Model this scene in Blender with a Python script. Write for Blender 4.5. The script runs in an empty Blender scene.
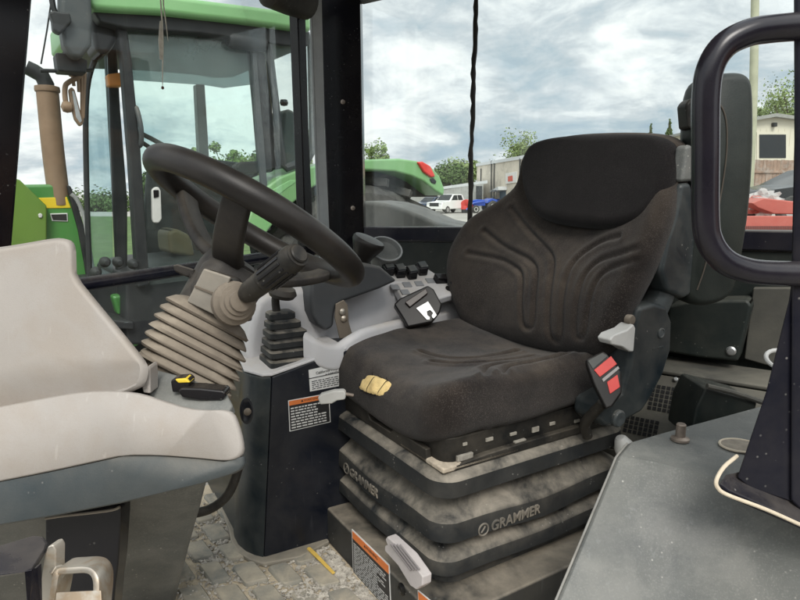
import bpy, bmesh, math, random
from mathutils import Vector as V, Matrix
from mathutils.bvhtree import BVHTree
random.seed(7)
sc = bpy.context.scene
COL = sc.collection
RAD = math.radians

# ---------------------------------------------------------------- camera
CAMZ, PITCH, FPX = 2.0, RAD(10), 604.0
cam_d = bpy.data.cameras.new('camera')
cam = bpy.data.objects.new('camera', cam_d)
COL.objects.link(cam)
cam.location = (0, 0, CAMZ)
cam.rotation_euler = (math.pi / 2 - PITCH, 0, 0)
cam_d.sensor_width = 36.0
cam_d.lens = 36.0 * FPX / 800.0
cam_d.clip_start = 0.02
cam_d.clip_end = 3000
sc.camera = cam

# ---------------------------------------------------------------- colour management
sc.view_settings.view_transform = 'Standard'
sc.view_settings.look = 'None'
sc.view_settings.gamma = 1.0
sc.view_settings.use_curve_mapping = False
sc.view_settings.exposure = 0.34
try:
    sc.cycles.max_bounces = 8
    sc.cycles.transparent_max_bounces = 16
    sc.cycles.use_denoising = True
except Exception:
    pass

# ---------------------------------------------------------------- sun and sky
SUN_EL, SUN_ROT = RAD(46), RAD(176)      # high, behind the photographer, veiled by cloud
sun_d = bpy.data.lights.new('sun', 'SUN')
sun_d.energy = 2.0
sun_d.angle = RAD(22)
sun_d.color = (1.0, 0.955, 0.88)
sun = bpy.data.objects.new('sun', sun_d)
COL.objects.link(sun)
_sd = V((math.sin(SUN_ROT) * math.cos(SUN_EL), math.cos(SUN_ROT) * math.cos(SUN_EL), math.sin(SUN_EL)))
sun.rotation_euler = (-_sd).to_track_quat('-Z', 'Y').to_euler()
sun.location = (0, -5, 30)

world = bpy.data.worlds.new('World')
sc.world = world
world.use_nodes = True
wn, wl = world.node_tree.nodes, world.node_tree.links
wn.clear()
def wnode(t, **kw):
    n = wn.new(t)
    for k, v in kw.items():
        setattr(n, k, v)
    return n
def wmath(op, a, b=None, clamp=False):
    n = wnode('ShaderNodeMath', operation=op, use_clamp=clamp)
    for i, x in enumerate((a, b)):
        if x is None: continue
        if isinstance(x, (int, float)): n.inputs[i].default_value = x
        else: wl.new(x, n.inputs[i])
    return n.outputs[0]
def wramp(fac, stops, interp='LINEAR'):
    n = wnode('ShaderNodeValToRGB')
    n.color_ramp.interpolation = interp
    e = n.color_ramp.elements
    while len(e) < len(stops): e.new(0.5)
    for el, (p, c) in zip(e, stops):
        el.position = p
        el.color = c if len(c) == 4 else (*c, 1)
    wl.new(fac, n.inputs[0])
    return n.outputs[0]
sky = wnode('ShaderNodeTexSky')
sky.sky_type = 'NISHITA'
sky.sun_disc = False
sky.sun_elevation = SUN_EL
sky.sun_rotation = SUN_ROT
bg_sky = wnode('ShaderNodeBackground')
wl.new(sky.outputs[0], bg_sky.inputs[0])
bg_sky.inputs[1].default_value = 0.10
tc = wnode('ShaderNodeTexCoord')
sep = wnode('ShaderNodeSeparateXYZ')
wl.new(tc.outputs['Generated'], sep.inputs[0])
zc = wmath('MAXIMUM', sep.outputs[2], 0.0)
zz = wmath('ADD', zc, 0.30)
cmb = wnode('ShaderNodeCombineXYZ')
wl.new(wmath('DIVIDE', sep.outputs[0], zz), cmb.inputs[0])
wl.new(wmath('DIVIDE', sep.outputs[1], zz), cmb.inputs[1])
def wnoise(scale, detail, rough, dist, loc):
    mp = wnode('ShaderNodeMapping')
    mp.inputs['Location'].default_value = loc
    mp.inputs['Rotation'].default_value = (0, 0, RAD(28))
    mp.inputs['Scale'].default_value = (1.0, 1.0, 1)
    wl.new(cmb.outputs[0], mp.inputs[0])
    n = wnode('ShaderNodeTexNoise')
    n.inputs['Scale'].default_value = scale
    n.inputs['Detail'].default_value = detail
    n.inputs['Roughness'].default_value = rough
    n.inputs['Distortion'].default_value = dist
    wl.new(mp.outputs[0], n.inputs['Vector'])
    return n.outputs[0]
n_big = wnoise(0.95, 4, 0.5, 0.4, (3.2, 1.3, 0))
n_mid = wnoise(2.5, 10, 0.58, 0.6, (0.4, 7.7, 0))
n_puff = wnoise(5.5, 12, 0.66, 0.5, (5.4, 2.2, 1))
dens = wmath('ADD', wmath('MULTIPLY', n_big, 0.46), wmath('ADD', wmath('MULTIPLY', n_mid, 0.52), wmath('MULTIPLY', n_puff, 0.27)))
cloud = wramp(dens, [(0.42, (0.30, 0.385, 0.475)), (0.52, (0.40, 0.475, 0.53)), (0.58, (0.53, 0.57, 0.605)),
                     (0.625, (0.68, 0.71, 0.73)), (0.68, (0.84, 0.85, 0.845))])
# overcast skies are up to three times brighter overhead than at the horizon
# and the cloud veil glows round the hidden sun
dotn = wnode('ShaderNodeVectorMath', operation='DOT_PRODUCT')
wl.new(tc.outputs['Generated'], dotn.inputs[0])
dotn.inputs[1].default_value = tuple(_sd)
glow = wmath('POWER', wmath('MAXIMUM', wmath('MULTIPLY', wmath('ADD', dotn.outputs['Value'], 0.35), 0.74), 0.0), 2.0)
gain = wmath('ADD', wmath('ADD', 1.08, wmath('MULTIPLY', wmath('POWER', zc, 1.6), 0.3)), wmath('MULTIPLY', glow, 1.15))
bg_cl = wnode('ShaderNodeBackground')
wl.new(cloud, bg_cl.inputs[0])
wl.new(gain, bg_cl.inputs[1])
cover = wramp(dens, [(0.33, (0.55,) * 3), (0.47, (1, 1, 1))])
mixs = wnode('ShaderNodeMixShader')
wl.new(cover, mixs.inputs[0])
wl.new(bg_sky.outputs[0], mixs.inputs[1])
wl.new(bg_cl.outputs[0], mixs.inputs[2])
wo = wnode('ShaderNodeOutputWorld')
wl.new(mixs.outputs[0], wo.inputs[0])

# ---------------------------------------------------------------- measuring helpers: photo pixel -> point in the yard
CAMP = V((0, 0, CAMZ))
def ray(px, py):
    u = (px - 400) / FPX
    w = (300 - py) / FPX
    return V((u, math.cos(PITCH) + w * math.sin(PITCH), -math.sin(PITCH) + w * math.cos(PITCH)))
def at(px, py, Y):
    d = ray(px, py)
    return CAMP + d * (Y / d.y)
def onz(px, py, z):
    d = ray(px, py)
    return CAMP + d * ((z - CAMZ) / d.z)
def onpl(px, py, p, n):
    d = ray(px, py)
    return CAMP + d * ((p - CAMP).dot(n) / d.dot(n))

FZ = 1.1                                                # cab floor above the yard
R_ = V((math.sin(RAD(35)), math.cos(RAD(35)), 0))       # towards the machine's rear
W_ = V((-math.cos(RAD(35)), math.sin(RAD(35)), 0))      # towards its right-hand side
Z_ = V((0, 0, 1))
SR = V((math.sin(RAD(58)), math.cos(RAD(58)), 0))       # the seat is swivelled towards the door
SF = -SR
SL = V((math.cos(RAD(58)), -math.sin(RAD(58)), 0))
S0 = V((.1685, 1.4745, FZ))
def sp(f, l, z): return S0 + SF * f + SL * l + Z_ * z
RWP = S0 + W_ * .8                                      # right-hand wall plane
RCP = V((-.14, 2.43, FZ))                               # rear right corner

# ---------------------------------------------------------------- mesh helpers
def root_loc(p):
    l = V((0, 0, 0))
    while p is not None:
        l = l + V(p.location)
        p = p.parent
    return l
def tag(o, label=None, cat=None, group=None, kind=None):
    if label: o['label'] = label
    if cat: o['category'] = cat
    if group: o['group'] = group
    if kind: o['kind'] = kind
    return o
def thing(name, label, cat, loc, group=None):
    o = bpy.data.objects.new(name, None)
    COL.objects.link(o)
    o.location = loc
    o.empty_display_size = .1
    return tag(o, label, cat, group)
def finish(name, bm, mat, parent=None, smooth=38, bevel=0, seg=2, sub=0, recalc=True, blimit=32):
    if recalc: bmesh.ops.recalc_face_normals(bm, faces=bm.faces)
    off = root_loc(parent)
    if parent is None and len(bm.verts):
        xs = [v.co for v in bm.verts]
        off = V((sum(c.x for c in xs) / len(xs), sum(c.y for c in xs) / len(xs), min(c.z for c in xs)))
    bmesh.ops.translate(bm, verts=bm.verts, vec=-off)
    me = bpy.data.meshes.new(name)
    bm.to_mesh(me)
    bm.free()
    if mat is not None:
        for m in (mat if isinstance(mat, (list, tuple)) else [mat]): me.materials.append(m)
    if smooth:
        me.polygons.foreach_set('use_smooth', [True] * len(me.polygons))
        if smooth < 180: me.set_sharp_from_angle(angle=RAD(smooth))
    o = bpy.data.objects.new(name, me)
    COL.objects.link(o)
    if parent is not None: o.parent = parent
    else: o.location = off
    if sub:
        m = o.modifiers.new('sub', 'SUBSURF'); m.levels = sub; m.render_levels = sub
    if bevel:
        m = o.modifiers.new('bevel', 'BEVEL'); m.width = bevel; m.segments = seg
        m.limit_method = 'ANGLE'; m.angle_limit = RAD(blimit); m.harden_normals = True
    return o
def b_prism(bm, pts, vec):
    a = [bm.verts.new(p) for p in pts]
    b = [bm.verts.new(V(p) + vec) for p in pts]
    n = len(a)
    bm.faces.new(a); bm.faces.new(b[::-1])
    for i in range(n): bm.faces.new((a[i], a[(i + 1) % n], b[(i + 1) % n], b[i]))
def prism(name, pts, vec, mat, parent=None, bevel=.003, **k):
    bm = bmesh.new(); b_prism(bm, pts, V(vec)); return finish(name, bm, mat, parent, bevel=bevel, **k)
def slab(name, pix, p, n, th, mat, parent=None, bevel=.003, **k):
    """an outline measured in the photo, laid on a real plane and given its thickness"""
    if isinstance(p, (int, float)): p = V((0, p, 0)); n = V((0, 1, 0))
    return prism(name, [onpl(x, y, p, n) for x, y in pix], V(n).normalized() * th, mat, parent, bevel, **k)
def b_box(bm, c, ax, half):
    vs = []
    for sx in (-1, 1):
        for sy in (-1, 1):
            for sz in (-1, 1):
                vs.append(bm.verts.new(V(c) + ax[0] * half[0] * sx + ax[1] * half[1] * sy + ax[2] * half[2] * sz))
    for f in ((0, 1, 3, 2), (4, 6, 7, 5), (0, 4, 5, 1), (2, 3, 7, 6), (0, 2, 6, 4), (1, 5, 7, 3)):
        bm.faces.new([vs[i] for i in f])
AX = (V((1, 0, 0)), V((0, 1, 0)), V((0, 0, 1)))
SAX = (SF, SL, Z_)
CAX = (R_, W_, Z_)
def box(name, c, half, mat, parent=None, ax=AX, bevel=.004, **k):
    bm = bmesh.new(); b_box(bm, c, ax, half); return finish(name, bm, mat, parent, bevel=bevel, **k)
def boxes(name, lst, mat, parent=None, bevel=.002, **k):
    bm = bmesh.new()
    for c, ax, h in lst: b_box(bm, c, ax, h)
    return finish(name, bm, mat, parent, bevel=bevel, **k)
def crom(pts, res):
    pts = [V(p) for p in pts]
    if len(pts) < 3 or res < 2: return pts
    out = []
    q = [pts[0] * 2 - pts[1]] + pts + [pts[-1] * 2 - pts[-2]]
    for i in range(1, len(q) - 2):
        a, b, c, d = q[i - 1:i + 3]
        for j in range(res):
            t = j / res
            out.append(.5 * (2 * b + (c - a) * t + (2 * a - 5 * b + 4 * c - d) * t * t + (3 * b - a - 3 * c + d) * t ** 3))
    out.append(pts[-1])
    return out
def b_tube(bm, pts, r, seg=12, caps=True, closed=False):
    pts = [V(p) for p in pts]
    n = len(pts)
    rs = r if isinstance(r, (list, tuple)) else [r] * n
    if len(rs) != n: rs = [rs[0] + (rs[-1] - rs[0]) * i / (n - 1) for i in range(n)]
    def tan(i):
        if closed: return (pts[(i + 1) % n] - pts[i - 1]).normalized()
        return (pts[min(i + 1, n - 1)] - pts[max(i - 1, 0)]).normalized()
    t = tan(0)
    u = t.orthogonal().normalized()
    rings = []
    for i in range(n):
        t = tan(i)
        u = (u - t * u.dot(t)).normalized()
        w = t.cross(u)
        rings.append([bm.verts.new(pts[i] + (u * math.cos(2 * math.pi * j / seg) + w * math.sin(2 * math.pi * j / seg)) * rs[i]) for j in range(seg)])
    for i in range(n if closed else n - 1):
        a, b = rings[i], rings[(i + 1) % n]
        for j in range(seg): bm.faces.new((a[j], a[(j + 1) % seg], b[(j + 1) % seg], b[j]))
    if caps and not closed:
        bm.faces.new(rings[0][::-1]); bm.faces.new(rings[-1])
def tube(name, pts, r, mat, parent=None, seg=14, res=6, closed=False, **k):
    bm = bmesh.new(); b_tube(bm, crom(pts, res) if not closed else pts, r, seg, True, closed)
    return finish(name, bm, mat, parent, **k)
def b_lathe(bm, prof, o, axis, seg=32):
    axis = V(axis).normalized(); u = axis.orthogonal().normalized(); w = axis.cross(u)
    rings = []
    for r, h in prof:
        rings.append([bm.verts.new(V(o) + axis * h + (u * math.cos(2 * math.pi * j / seg) + w * math.sin(2 * math.pi * j / seg)) * max(r, 1e-5)) for j in range(seg)])
    for a, b in zip(rings, rings[1:]):
        for j in range(seg): bm.faces.new((a[j], a[(j + 1) % seg], b[(j + 1) % seg], b[j]))
    bm.faces.new(rings[0][::-1]); bm.faces.new(rings[-1])
def lathe(name, prof, o, axis, mat, parent=None, seg=32, **k):
    bm = bmesh.new(); b_lathe(bm, prof, o, axis, seg); return finish(name, bm, mat, parent, **k)
def b_loft(bm, rings, caps=True):
    rr = [[bm.verts.new(p) for p in r] for r in rings]
    n = len(rr[0])
    for a, b in zip(rr, rr[1:]):
        for j in range(n): bm.faces.new((a[j], a[(j + 1) % n], b[(j + 1) % n], b[j]))
    if caps:
        bm.faces.new(rr[0][::-1]); bm.faces.new(rr[-1])
def loft(name, rings, mat, parent=None, **k):
    bm = bmesh.new(); b_loft(bm, rings); return finish(name, bm, mat, parent, **k)
def rrect(a, b, r, n=6, side=1):
    """rounded rectangle, half sizes a x b; side = extra points per straight edge"""
    pts = []
    for cx, cy, a0 in ((a - r, b - r, 0), (-a + r, b - r, 90), (-a + r, -b + r, 180), (a - r, -b + r, 270)):
        arc = [(cx + r * math.cos(RAD(a0 + 90 * i / n)), cy + r * math.sin(RAD(a0 + 90 * i / n))) for i in range(n + 1)]
        if pts and side > 1:
            p, q = pts[-1], arc[0]
            pts += [(p[0] + (q[0] - p[0]) * s / side, p[1] + (q[1] - p[1]) * s / side) for s in range(1, side)]
        pts += arc
    if side > 1:
        p, q = pts[-1], pts[0]
        pts += [(p[0] + (q[0] - p[0]) * s / side, p[1] + (q[1] - p[1]) * s / side) for s in range(1, side)]
    return pts
def resample(pts, n):
    pts = [V((p[0], p[1], 0)) for p in pts]
    m = len(pts)
    L = [(pts[(i + 1) % m] - pts[i]).length for i in range(m)]
    tot = sum(L); out = []; i = 0; acc = 0
    for k in range(n):
        d = tot * k / n
        while acc + L[i] < d: acc += L[i]; i += 1
        t = (d - acc) / max(L[i], 1e-9)
        p = pts[i].lerp(pts[(i + 1) % m], t)
        out.append((p.x, p.y))
    return out
def smooth_loop(pts, it=2):
    for _ in range(it):
        q = []
        m = len(pts)
        for i in range(m):
            a, b = pts[i], pts[(i + 1) % m]
            q += [(a[0] * .75 + b[0] * .25, a[1] * .75 + b[1] * .25), (a[0] * .25 + b[0] * .75, a[1] * .25 + b[1] * .75)]
        pts = q
    return pts
def b_pad(bm, outline, h, edge, top, place, N=160, rings=40, bottom=0.0, under=.9):
    """upholstered pad: outline in (x, y), side wall with rounded edges, crown displaced by top(x, y)"""
    o = resample(outline, N)
    cx = sum(p[0] for p in o) / N; cy = sum(p[1] for p in o) / N
    def ring(inset, z, disp=False):
        out = []
        for x, y in o:
            dx, dy = x - cx, y - cy
            d = math.hypot(dx, dy)
            s = max(0.0, (d - inset) / d)
            X, Y = cx + dx * s, cy + dy * s
            out.append(bm.verts.new(place(X, Y, z + top(X, Y))))
        return out
    def ringf(fr, z0):
        out = []
        for x, y in o:
            dx, dy = x - cx, y - cy
            d = math.hypot(dx, dy)
            s = max(0.0, (d - edge) / d) * fr
            X, Y = cx + dx * s, cy + dy * s
            out.append(bm.verts.new(place(X, Y, z0 + top(X, Y))))
        return out
    R = []
    R.append(ring(edge * 1.2, bottom))
    for a in (0, 30, 60, 90): R.append(ring(edge * .7 * (1 - math.sin(RAD(a))), bottom + edge * .7 * (1 - math.cos(RAD(a)))))
    for a in range(0, 91, 9): R.append(ring(edge * (1 - math.cos(RAD(a))), bottom + h - edge + edge * math.sin(RAD(a))))
    for i in range(1, rings): R.append(ringf(1 - i / rings, bottom + h))
    for a, b in zip(R, R[1:]):
        for j in range(N): bm.faces.new((a[j], a[(j + 1) % N], b[(j + 1) % N], b[j]))
    c = bm.verts.new(place(cx, cy, bottom + h + top(cx, cy)))
    for j in range(N): bm.faces.new((R[-1][j], R[-1][(j + 1) % N], c))
    bm.faces.new(R[0][::-1])
def pad(name, outline, h, edge, top, place, mat, parent=None, N=160, rings=40, bottom=0.0, **k):
    bm = bmesh.new(); b_pad(bm, outline, h, edge, top, place, N, rings, bottom)
    return finish(name, bm, mat, parent, smooth=180, **k)
def seg_d(px, py, a, b):
    dx, dy = b[0] - a[0], b[1] - a[1]
    L2 = dx * dx + dy * dy
    t = 0 if L2 == 0 else max(0, min(1, ((px - a[0]) * dx + (py - a[1]) * dy) / L2))
    return math.hypot(px - a[0] - dx * t, py - a[1] - dy * t)
def poly_d(x, y, pl): return min(seg_d(x, y, a, b) for a, b in zip(pl, pl[1:]))
def smooth_line(pts, it=2):
    for _ in range(it):
        q = [pts[0]]
        for a, b in zip(pts, pts[1:]):
            q += [(a[0] * .75 + b[0] * .25, a[1] * .75 + b[1] * .25), (a[0] * .25 + b[0] * .75, a[1] * .25 + b[1] * .75)]
        q.append(pts[-1]); pts = q
    return pts
def text(name, body, size, o, xd, yd, ext, mat, parent=None, align='CENTER', shear=0, spacing=1.0, bold=0):
    c = bpy.data.curves.new('lettering', 'FONT')
    c.body = body; c.size = size; c.extrude = ext; c.align_x = align; c.align_y = 'CENTER'; c.shear = shear
    c.space_character = spacing; c.offset = bold; c.resolution_u = 3
    t = bpy.data.objects.new('lettering', c)
    COL.objects.link(t)
    bpy.context.view_layer.update()
    me = bpy.data.meshes.new_from_object(t.evaluated_get(bpy.context.evaluated_depsgraph_get()))
    bpy.data.objects.remove(t)
    xd = V(xd).normalized(); zd = xd.cross(V(yd)).normalized(); yd = zd.cross(xd)
    M = Matrix((xd, yd, zd)).transposed().to_4x4(); M.translation = V(o)
    bm = bmesh.new(); bm.from_mesh(me); bmesh.ops.transform(bm, matrix=M, verts=bm.verts)
    bpy.data.meshes.remove(me)
    return finish(name, bm, mat, parent, smooth=0, recalc=False)
def surf(o, px, py):
    """where the sight line through a photo pixel meets an object already built"""
    me = o.data
    off = root_loc(o)
    b = BVHTree.FromPolygons([v.co + off for v in me.vertices], [p.vertices[:] for p in me.polygons])
    h = b.ray_cast(CAMP, ray(px, py).normalized())
    return h[0], h[1]

# ---------------------------------------------------------------- materials
def mat(name, color, rough=.5, metal=0.0, var=.12, vscale=6.0, dust=0.0, dcol=(.36, .31, .24), dscale=9.0, dup=.6,
        bump=0.0, bscale=60.0, specks=0.0, fleck=0.0, dlo=.32, dhi=.68, fscale=330, fleck_col=(.2,.17,.15), speck_col=(.5, .48, .44), scratch=0.0, coat=0.0, spec=.5, sheen=0.0, stain=None, stain_amt=0.0, stain_scale=3.0):
    """painted / moulded surface with uneven tone, dust that settles on what faces up, crumbs and scratches"""
    m = bpy.data.materials.new(name); m.use_nodes = True
    nt = m.node_tree; N, L = nt.nodes, nt.links
    bs = N['Principled BSDF']
    bs.inputs['Roughness'].default_value = rough
    bs.inputs['Metallic'].default_value = metal
    bs.inputs['Specular IOR Level'].default_value = spec
    if coat: bs.inputs['Coat Weight'].default_value = coat; bs.inputs['Coat Roughness'].default_value = .12
    if sheen: bs.inputs['Sheen Weight'].default_value = sheen; bs.inputs['Sheen Roughness'].default_value = .6
    tcn = N.new('ShaderNodeTexCoord'); vec = tcn.outputs['Object']
    def noise(s, d=5, r=.6, dist=0.0, v=None):
        n = N.new('ShaderNodeTexNoise'); n.inputs['Scale'].default_value = s; n.inputs['Detail'].default_value = d
        n.inputs['Roughness'].default_value = r; n.inputs['Distortion'].default_value = dist
        L.new(v or vec, n.inputs['Vector']); return n.outputs[0]
    def mth(op, a, b, cl=False):
        n = N.new('ShaderNodeMath'); n.operation = op; n.use_clamp = cl
        for i, x in enumerate((a, b)):
            if isinstance(x, (int, float)): n.inputs[i].default_value = x
            else: L.new(x, n.inputs[i])
        return n.outputs[0]
    def rng(x, a, b, c=0.0, d=1.0):
        n = N.new('ShaderNodeMapRange'); n.inputs[1].default_value = a; n.inputs[2].default_value = b
        n.inputs[3].default_value = c; n.inputs[4].default_value = d; L.new(x, n.inputs[0]); return n.outputs[0]
    def mix(f, a, b):
        n = N.new('ShaderNodeMix'); n.data_type = 'RGBA'
        if isinstance(f, (int, float)): n.inputs[0].default_value = f
        else: L.new(f, n.inputs[0])
        for i, x in ((6, a), (7, b)):
            if isinstance(x, tuple): n.inputs[i].default_value = (*x, 1)
            else: L.new(x, n.inputs[i])
        return n.outputs[2]
    lo = tuple(c * (1 - var) for c in color); hi = tuple(min(1, c * (1 + var)) for c in color)
    col = mix(rng(noise(vscale, 6), .3, .7), lo, hi)
    rgh = None
    if stain is not None:
        col = mix(mth('MULTIPLY', rng(noise(stain_scale, 7, .65, .4), .47, .62), stain_amt), col, stain)
    if dust:
        geo = N.new('ShaderNodeNewGeometry'); sx = N.new('ShaderNodeSeparateXYZ'); L.new(geo.outputs['Normal'], sx.inputs[0])
        up = rng(sx.outputs[2], .05, .8, 1 - dup, 1.0)
        f = mth('MULTIPLY', mth('MULTIPLY', rng(noise(dscale, 8, .65, .3), dlo, dhi), up), dust, True)
        col = mix(f, col, dcol)
        rgh = mix(f, (rough,) * 3, (.92,) * 3)
    if scratch:
        mp = N.new('ShaderNodeMapping'); mp.inputs['Scale'].default_value = (90, 90, 7); mp.inputs['Rotation'].default_value = (.5, .4, .3)
        L.new(vec, mp.inputs[0])
        col = mix(mth('MULTIPLY', rng(noise(1.0, 3, .5, .2, mp.outputs[0]), .66, .72), scratch), col, tuple(min(1, c * 2.2 + .08) for c in color))
    if specks:
        vo = N.new('ShaderNodeTexVoronoi'); vo.inputs['Scale'].default_value = 75; L.new(vec, vo.inputs['Vector'])
        g = mth('MULTIPLY', rng(vo.outputs['Distance'], .07, .16, 1, 0), rng(noise(14, 3), .52, .62))
        col = mix(mth('MULTIPLY', g, specks), col, speck_col)
    if fleck:
        col = mix(mth('MULTIPLY', mth('MULTIPLY', rng(noise(fscale, 2, .5), .52, .70), rng(noise(7, 5), .35, .65, .25, 1.0)), fleck), col, fleck_col)
    L.new(col, bs.inputs['Base Color'])
    if rgh is not None: L.new(rgh, bs.inputs['Roughness'])
    if bump:
        bp = N.new('ShaderNodeBump'); bp.inputs['Strength'].default_value = bump; bp.inputs['Distance'].default_value = .004
        L.new(noise(bscale, 4, .6), bp.inputs['Height']); L.new(bp.outputs[0], bs.inputs['Normal'])
    return m
def glass_mat(name, tint=(.93, .97, .95), refl=1.0, grime=0.0, gcol=(.45, .42, .36), gscale=5.0, rough=.02):
    m = bpy.data.materials.new(name); m.use_nodes = True
    N, L = m.node_tree.nodes, m.node_tree.links
    N.clear()
    o = N.new('ShaderNodeOutputMaterial'); tr = N.new('ShaderNodeBsdfTransparent'); gl = N.new('ShaderNodeBsdfGlossy')
    tr.inputs[0].default_value = (*tint, 1); gl.inputs['Roughness'].default_value = rough
    fr = N.new('ShaderNodeFresnel'); fr.inputs[0].default_value = 1.45
    mm = N.new('ShaderNodeMath'); mm.operation = 'MULTIPLY'; mm.inputs[1].default_value = refl; L.new(fr.outputs[0], mm.inputs[0])
    mx = N.new('ShaderNodeMixShader'); L.new(mm.outputs[0], mx.inputs[0]); L.new(tr.outputs[0], mx.inputs[1]); L.new(gl.outputs[0], mx.inputs[2])
    last = mx
    if grime:
        d = N.new('ShaderNodeBsdfDiffuse'); d.inputs[0].default_value = (*gcol, 1)
        tcn = N.new('ShaderNodeTexCoord'); n = N.new('ShaderNodeTexNoise'); n.inputs['Scale'].default_value = gscale
        n.inputs['Detail'].default_value = 10; n.inputs['Roughness'].default_value = .7; L.new(tcn.outputs['Object'], n.inputs['Vector'])
        r = N.new('ShaderNodeMapRange'); r.inputs[1].default_value = .42; r.inputs[2].default_value = .72; r.inputs[3].default_value = grime * .15; r.inputs[4].default_value = grime
        L.new(n.outputs[0], r.inputs[0])
        m2 = N.new('ShaderNodeMixShader'); L.new(r.outputs[0], m2.inputs[0]); L.new(mx.outputs[0], m2.inputs[1]); L.new(d.outputs[0], m2.inputs[2]); last = m2
    L.new(last.outputs[0], o.inputs[0])
    return m
DUST = (.40, .345, .265)
M_buckle = mat('buckle black', (.006, .006, .007), .4, 0, .1, 20, dust=.06, spec=.3)
M_navy = mat('navy black paint', (.0045, .0055, .013), .22, 0, .2, 5, dust=.20, dup=.8, specks=.30, spec=.2)
M_post = mat('black gloss paint', (.004, .004, .006), .16, 0, .2, 5, dust=.06, dup=.7, specks=.2, spec=.3)
M_handle = mat('plum black tube paint', (.008, .0068, .0125), .25, .05, .25, 9, dust=.06, spec=.38)
M_blackp = mat('black plastic', (.007, .0075, .008), .42, 0, .25, 8, dust=.30, spec=.2, specks=.3, bump=.08, bscale=300)
M_bellow = mat('dusty black rubber', (.014, .0165, .0185), .5, 0, .25, 7, dust=.80, dup=.93, dcol=(.33, .295, .24), dscale=11, dlo=.34, dhi=.64, specks=.35, spec=.25, bump=.1, bscale=120)
M_slate = mat('slate plastic', (.042, .053, .058), .5, 0, .12, 6, dust=.32, dup=.75, spec=.35, specks=.5, bump=.12, bscale=350)
M_grey = mat('worn grey plastic', (.088, .094, .092), .5, 0, .22, 4, stain=(.17, .17, .16), stain_amt=.5, stain_scale=9, dust=.40, dup=.55, dcol=(.30, .295, .26), dscale=6, fleck=.35, fleck_col=(.26, .26, .24), specks=.7, spec=.35, bump=.12, bscale=300, scratch=.15)
M_cowl = mat('pale stone plastic', (.32, .297, .274), .55, 0, .05, 4, stain=(.27, .225, .18), stain_amt=.35, stain_scale=7, fleck=.15, fleck_col=(.22, .19, .16), dust=.22, dup=.3, dcol=(.40, .335, .265), dscale=5, bump=.12, bscale=700, scratch=.10)
M_lgrey = mat('light grey console plastic', (.56, .56, .575), .5, 0, .06, 6, dust=.55, dup=.85, dcol=(.42, .35, .26), dscale=8, bump=.08, bscale=350)
M_tank = mat('dark teal moulding', (.009, .016, .021), .34, 0, .2, 4, dust=.30, dup=.45, dcol=(.28, .27, .23), specks=.4, scratch=.15, spec=.28)
M_side = mat('blue black panel', (.0045, .007, .014), .33, 0, .25, 4, spec=.35, dust=.14, dup=.5, dcol=(.3, .28, .24), specks=.35, scratch=.12)
M_fabric = mat('brown black seat fabric', (.0150, .0115, .0098), .95, 0, .35, 14, bump=.45, bscale=620, sheen=.12, spec=.06, fleck=.6, fscale=430, fleck_col=(.098, .084, .075), dust=.28, dlo=.40, dhi=.66, dup=.9, dcol=(.20, .16, .12), dscale=5)
M_head = mat('black headrest fabric', (.0072, .0062, .0064), .95, 0, .2, 14, bump=.45, bscale=620, sheen=.08, spec=.05, fleck=.6, fscale=430, fleck_col=(.032, .028, .027))
M_foam = mat('yellow foam', (.80, .60, .27), .95, 0, .10, 45, bump=.5, bscale=160, stain=(.50, .32, .12), stain_amt=.4, stain_scale=30)
M_tan = mat('dust covered tan rubber', (.12, .098, .075), .85, 0, .2, 10, dust=.85, dup=.85, dcol=(.39, .335, .262), dscale=8, bump=.15, bscale=160)
M_rim = mat('grained steering rim', (.010, .0088, .0085), .4, 0, .2, 16, bump=.10, bscale=700, dust=.08, spec=.28)
M_shroud = mat('charcoal column cover', (.018, .0168, .0168), .48, 0, .2, 8, dust=.3, spec=.22, dup=.7, bump=.12, bscale=320)
M_chrome = mat('bright metal', (.45, .46, .46), .42, .9, .1, 20, dust=.1)
M_zinc = mat('yellowed zinc plate', (.44, .41, .36), .42, .75, .2, 12, dust=.35, stain=(.30, .20, .11), stain_amt=.7, stain_scale=30, dcol=(.5, .42, .3), dup=.5)
M_steel = mat('worn bolt steel', (.24, .20, .17), .5, .7, .3, 40, dust=.3)
M_wlever = mat('pale grey plastic', (.50, .50, .48), .5, 0, .08, 20, dust=.25, dup=.6)
M_white = mat('white print', (.72, .72, .70), .55, 0, .05, 20)
M_ink = mat('black print', (.012, .012, .013), .5, 0, .1, 20)
M_orange = mat('orange print', (.72, .20, .05), .5, 0, .06, 20)
M_red = mat('red button plastic', (.62, .045, .035), .42, 0, .08, 20)
M_yellow = mat('yellow plastic', (.70, .50, .04), .5, 0, .1, 20)
M_rubber = mat('grey window rubber', (.30, .31, .31), .5, 0, .15, 10, dust=.2)
M_seal = mat('cream sealant', (.58, .50, .38), .7, 0, .15, 30, dust=.4)
M_liner = mat('dusty olive lining', (.040, .040, .035), .75, 0, .3, 4, dust=.5, dup=.6, dcol=(.24, .22, .17), dscale=4, bump=.1, bscale=120)
M_dliner = mat('dark green black lining', (.011, .015, .0145), .42, 0, .25, 5, spec=.22, dust=.28, dup=.75, dcol=(.22, .21, .17), specks=.3)
G_cab = glass_mat('cab glass', (.96, .98, .97), .28, .035)
G_rear = glass_mat('rear glass', (.95, .975, .965), .55, .035)
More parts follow.
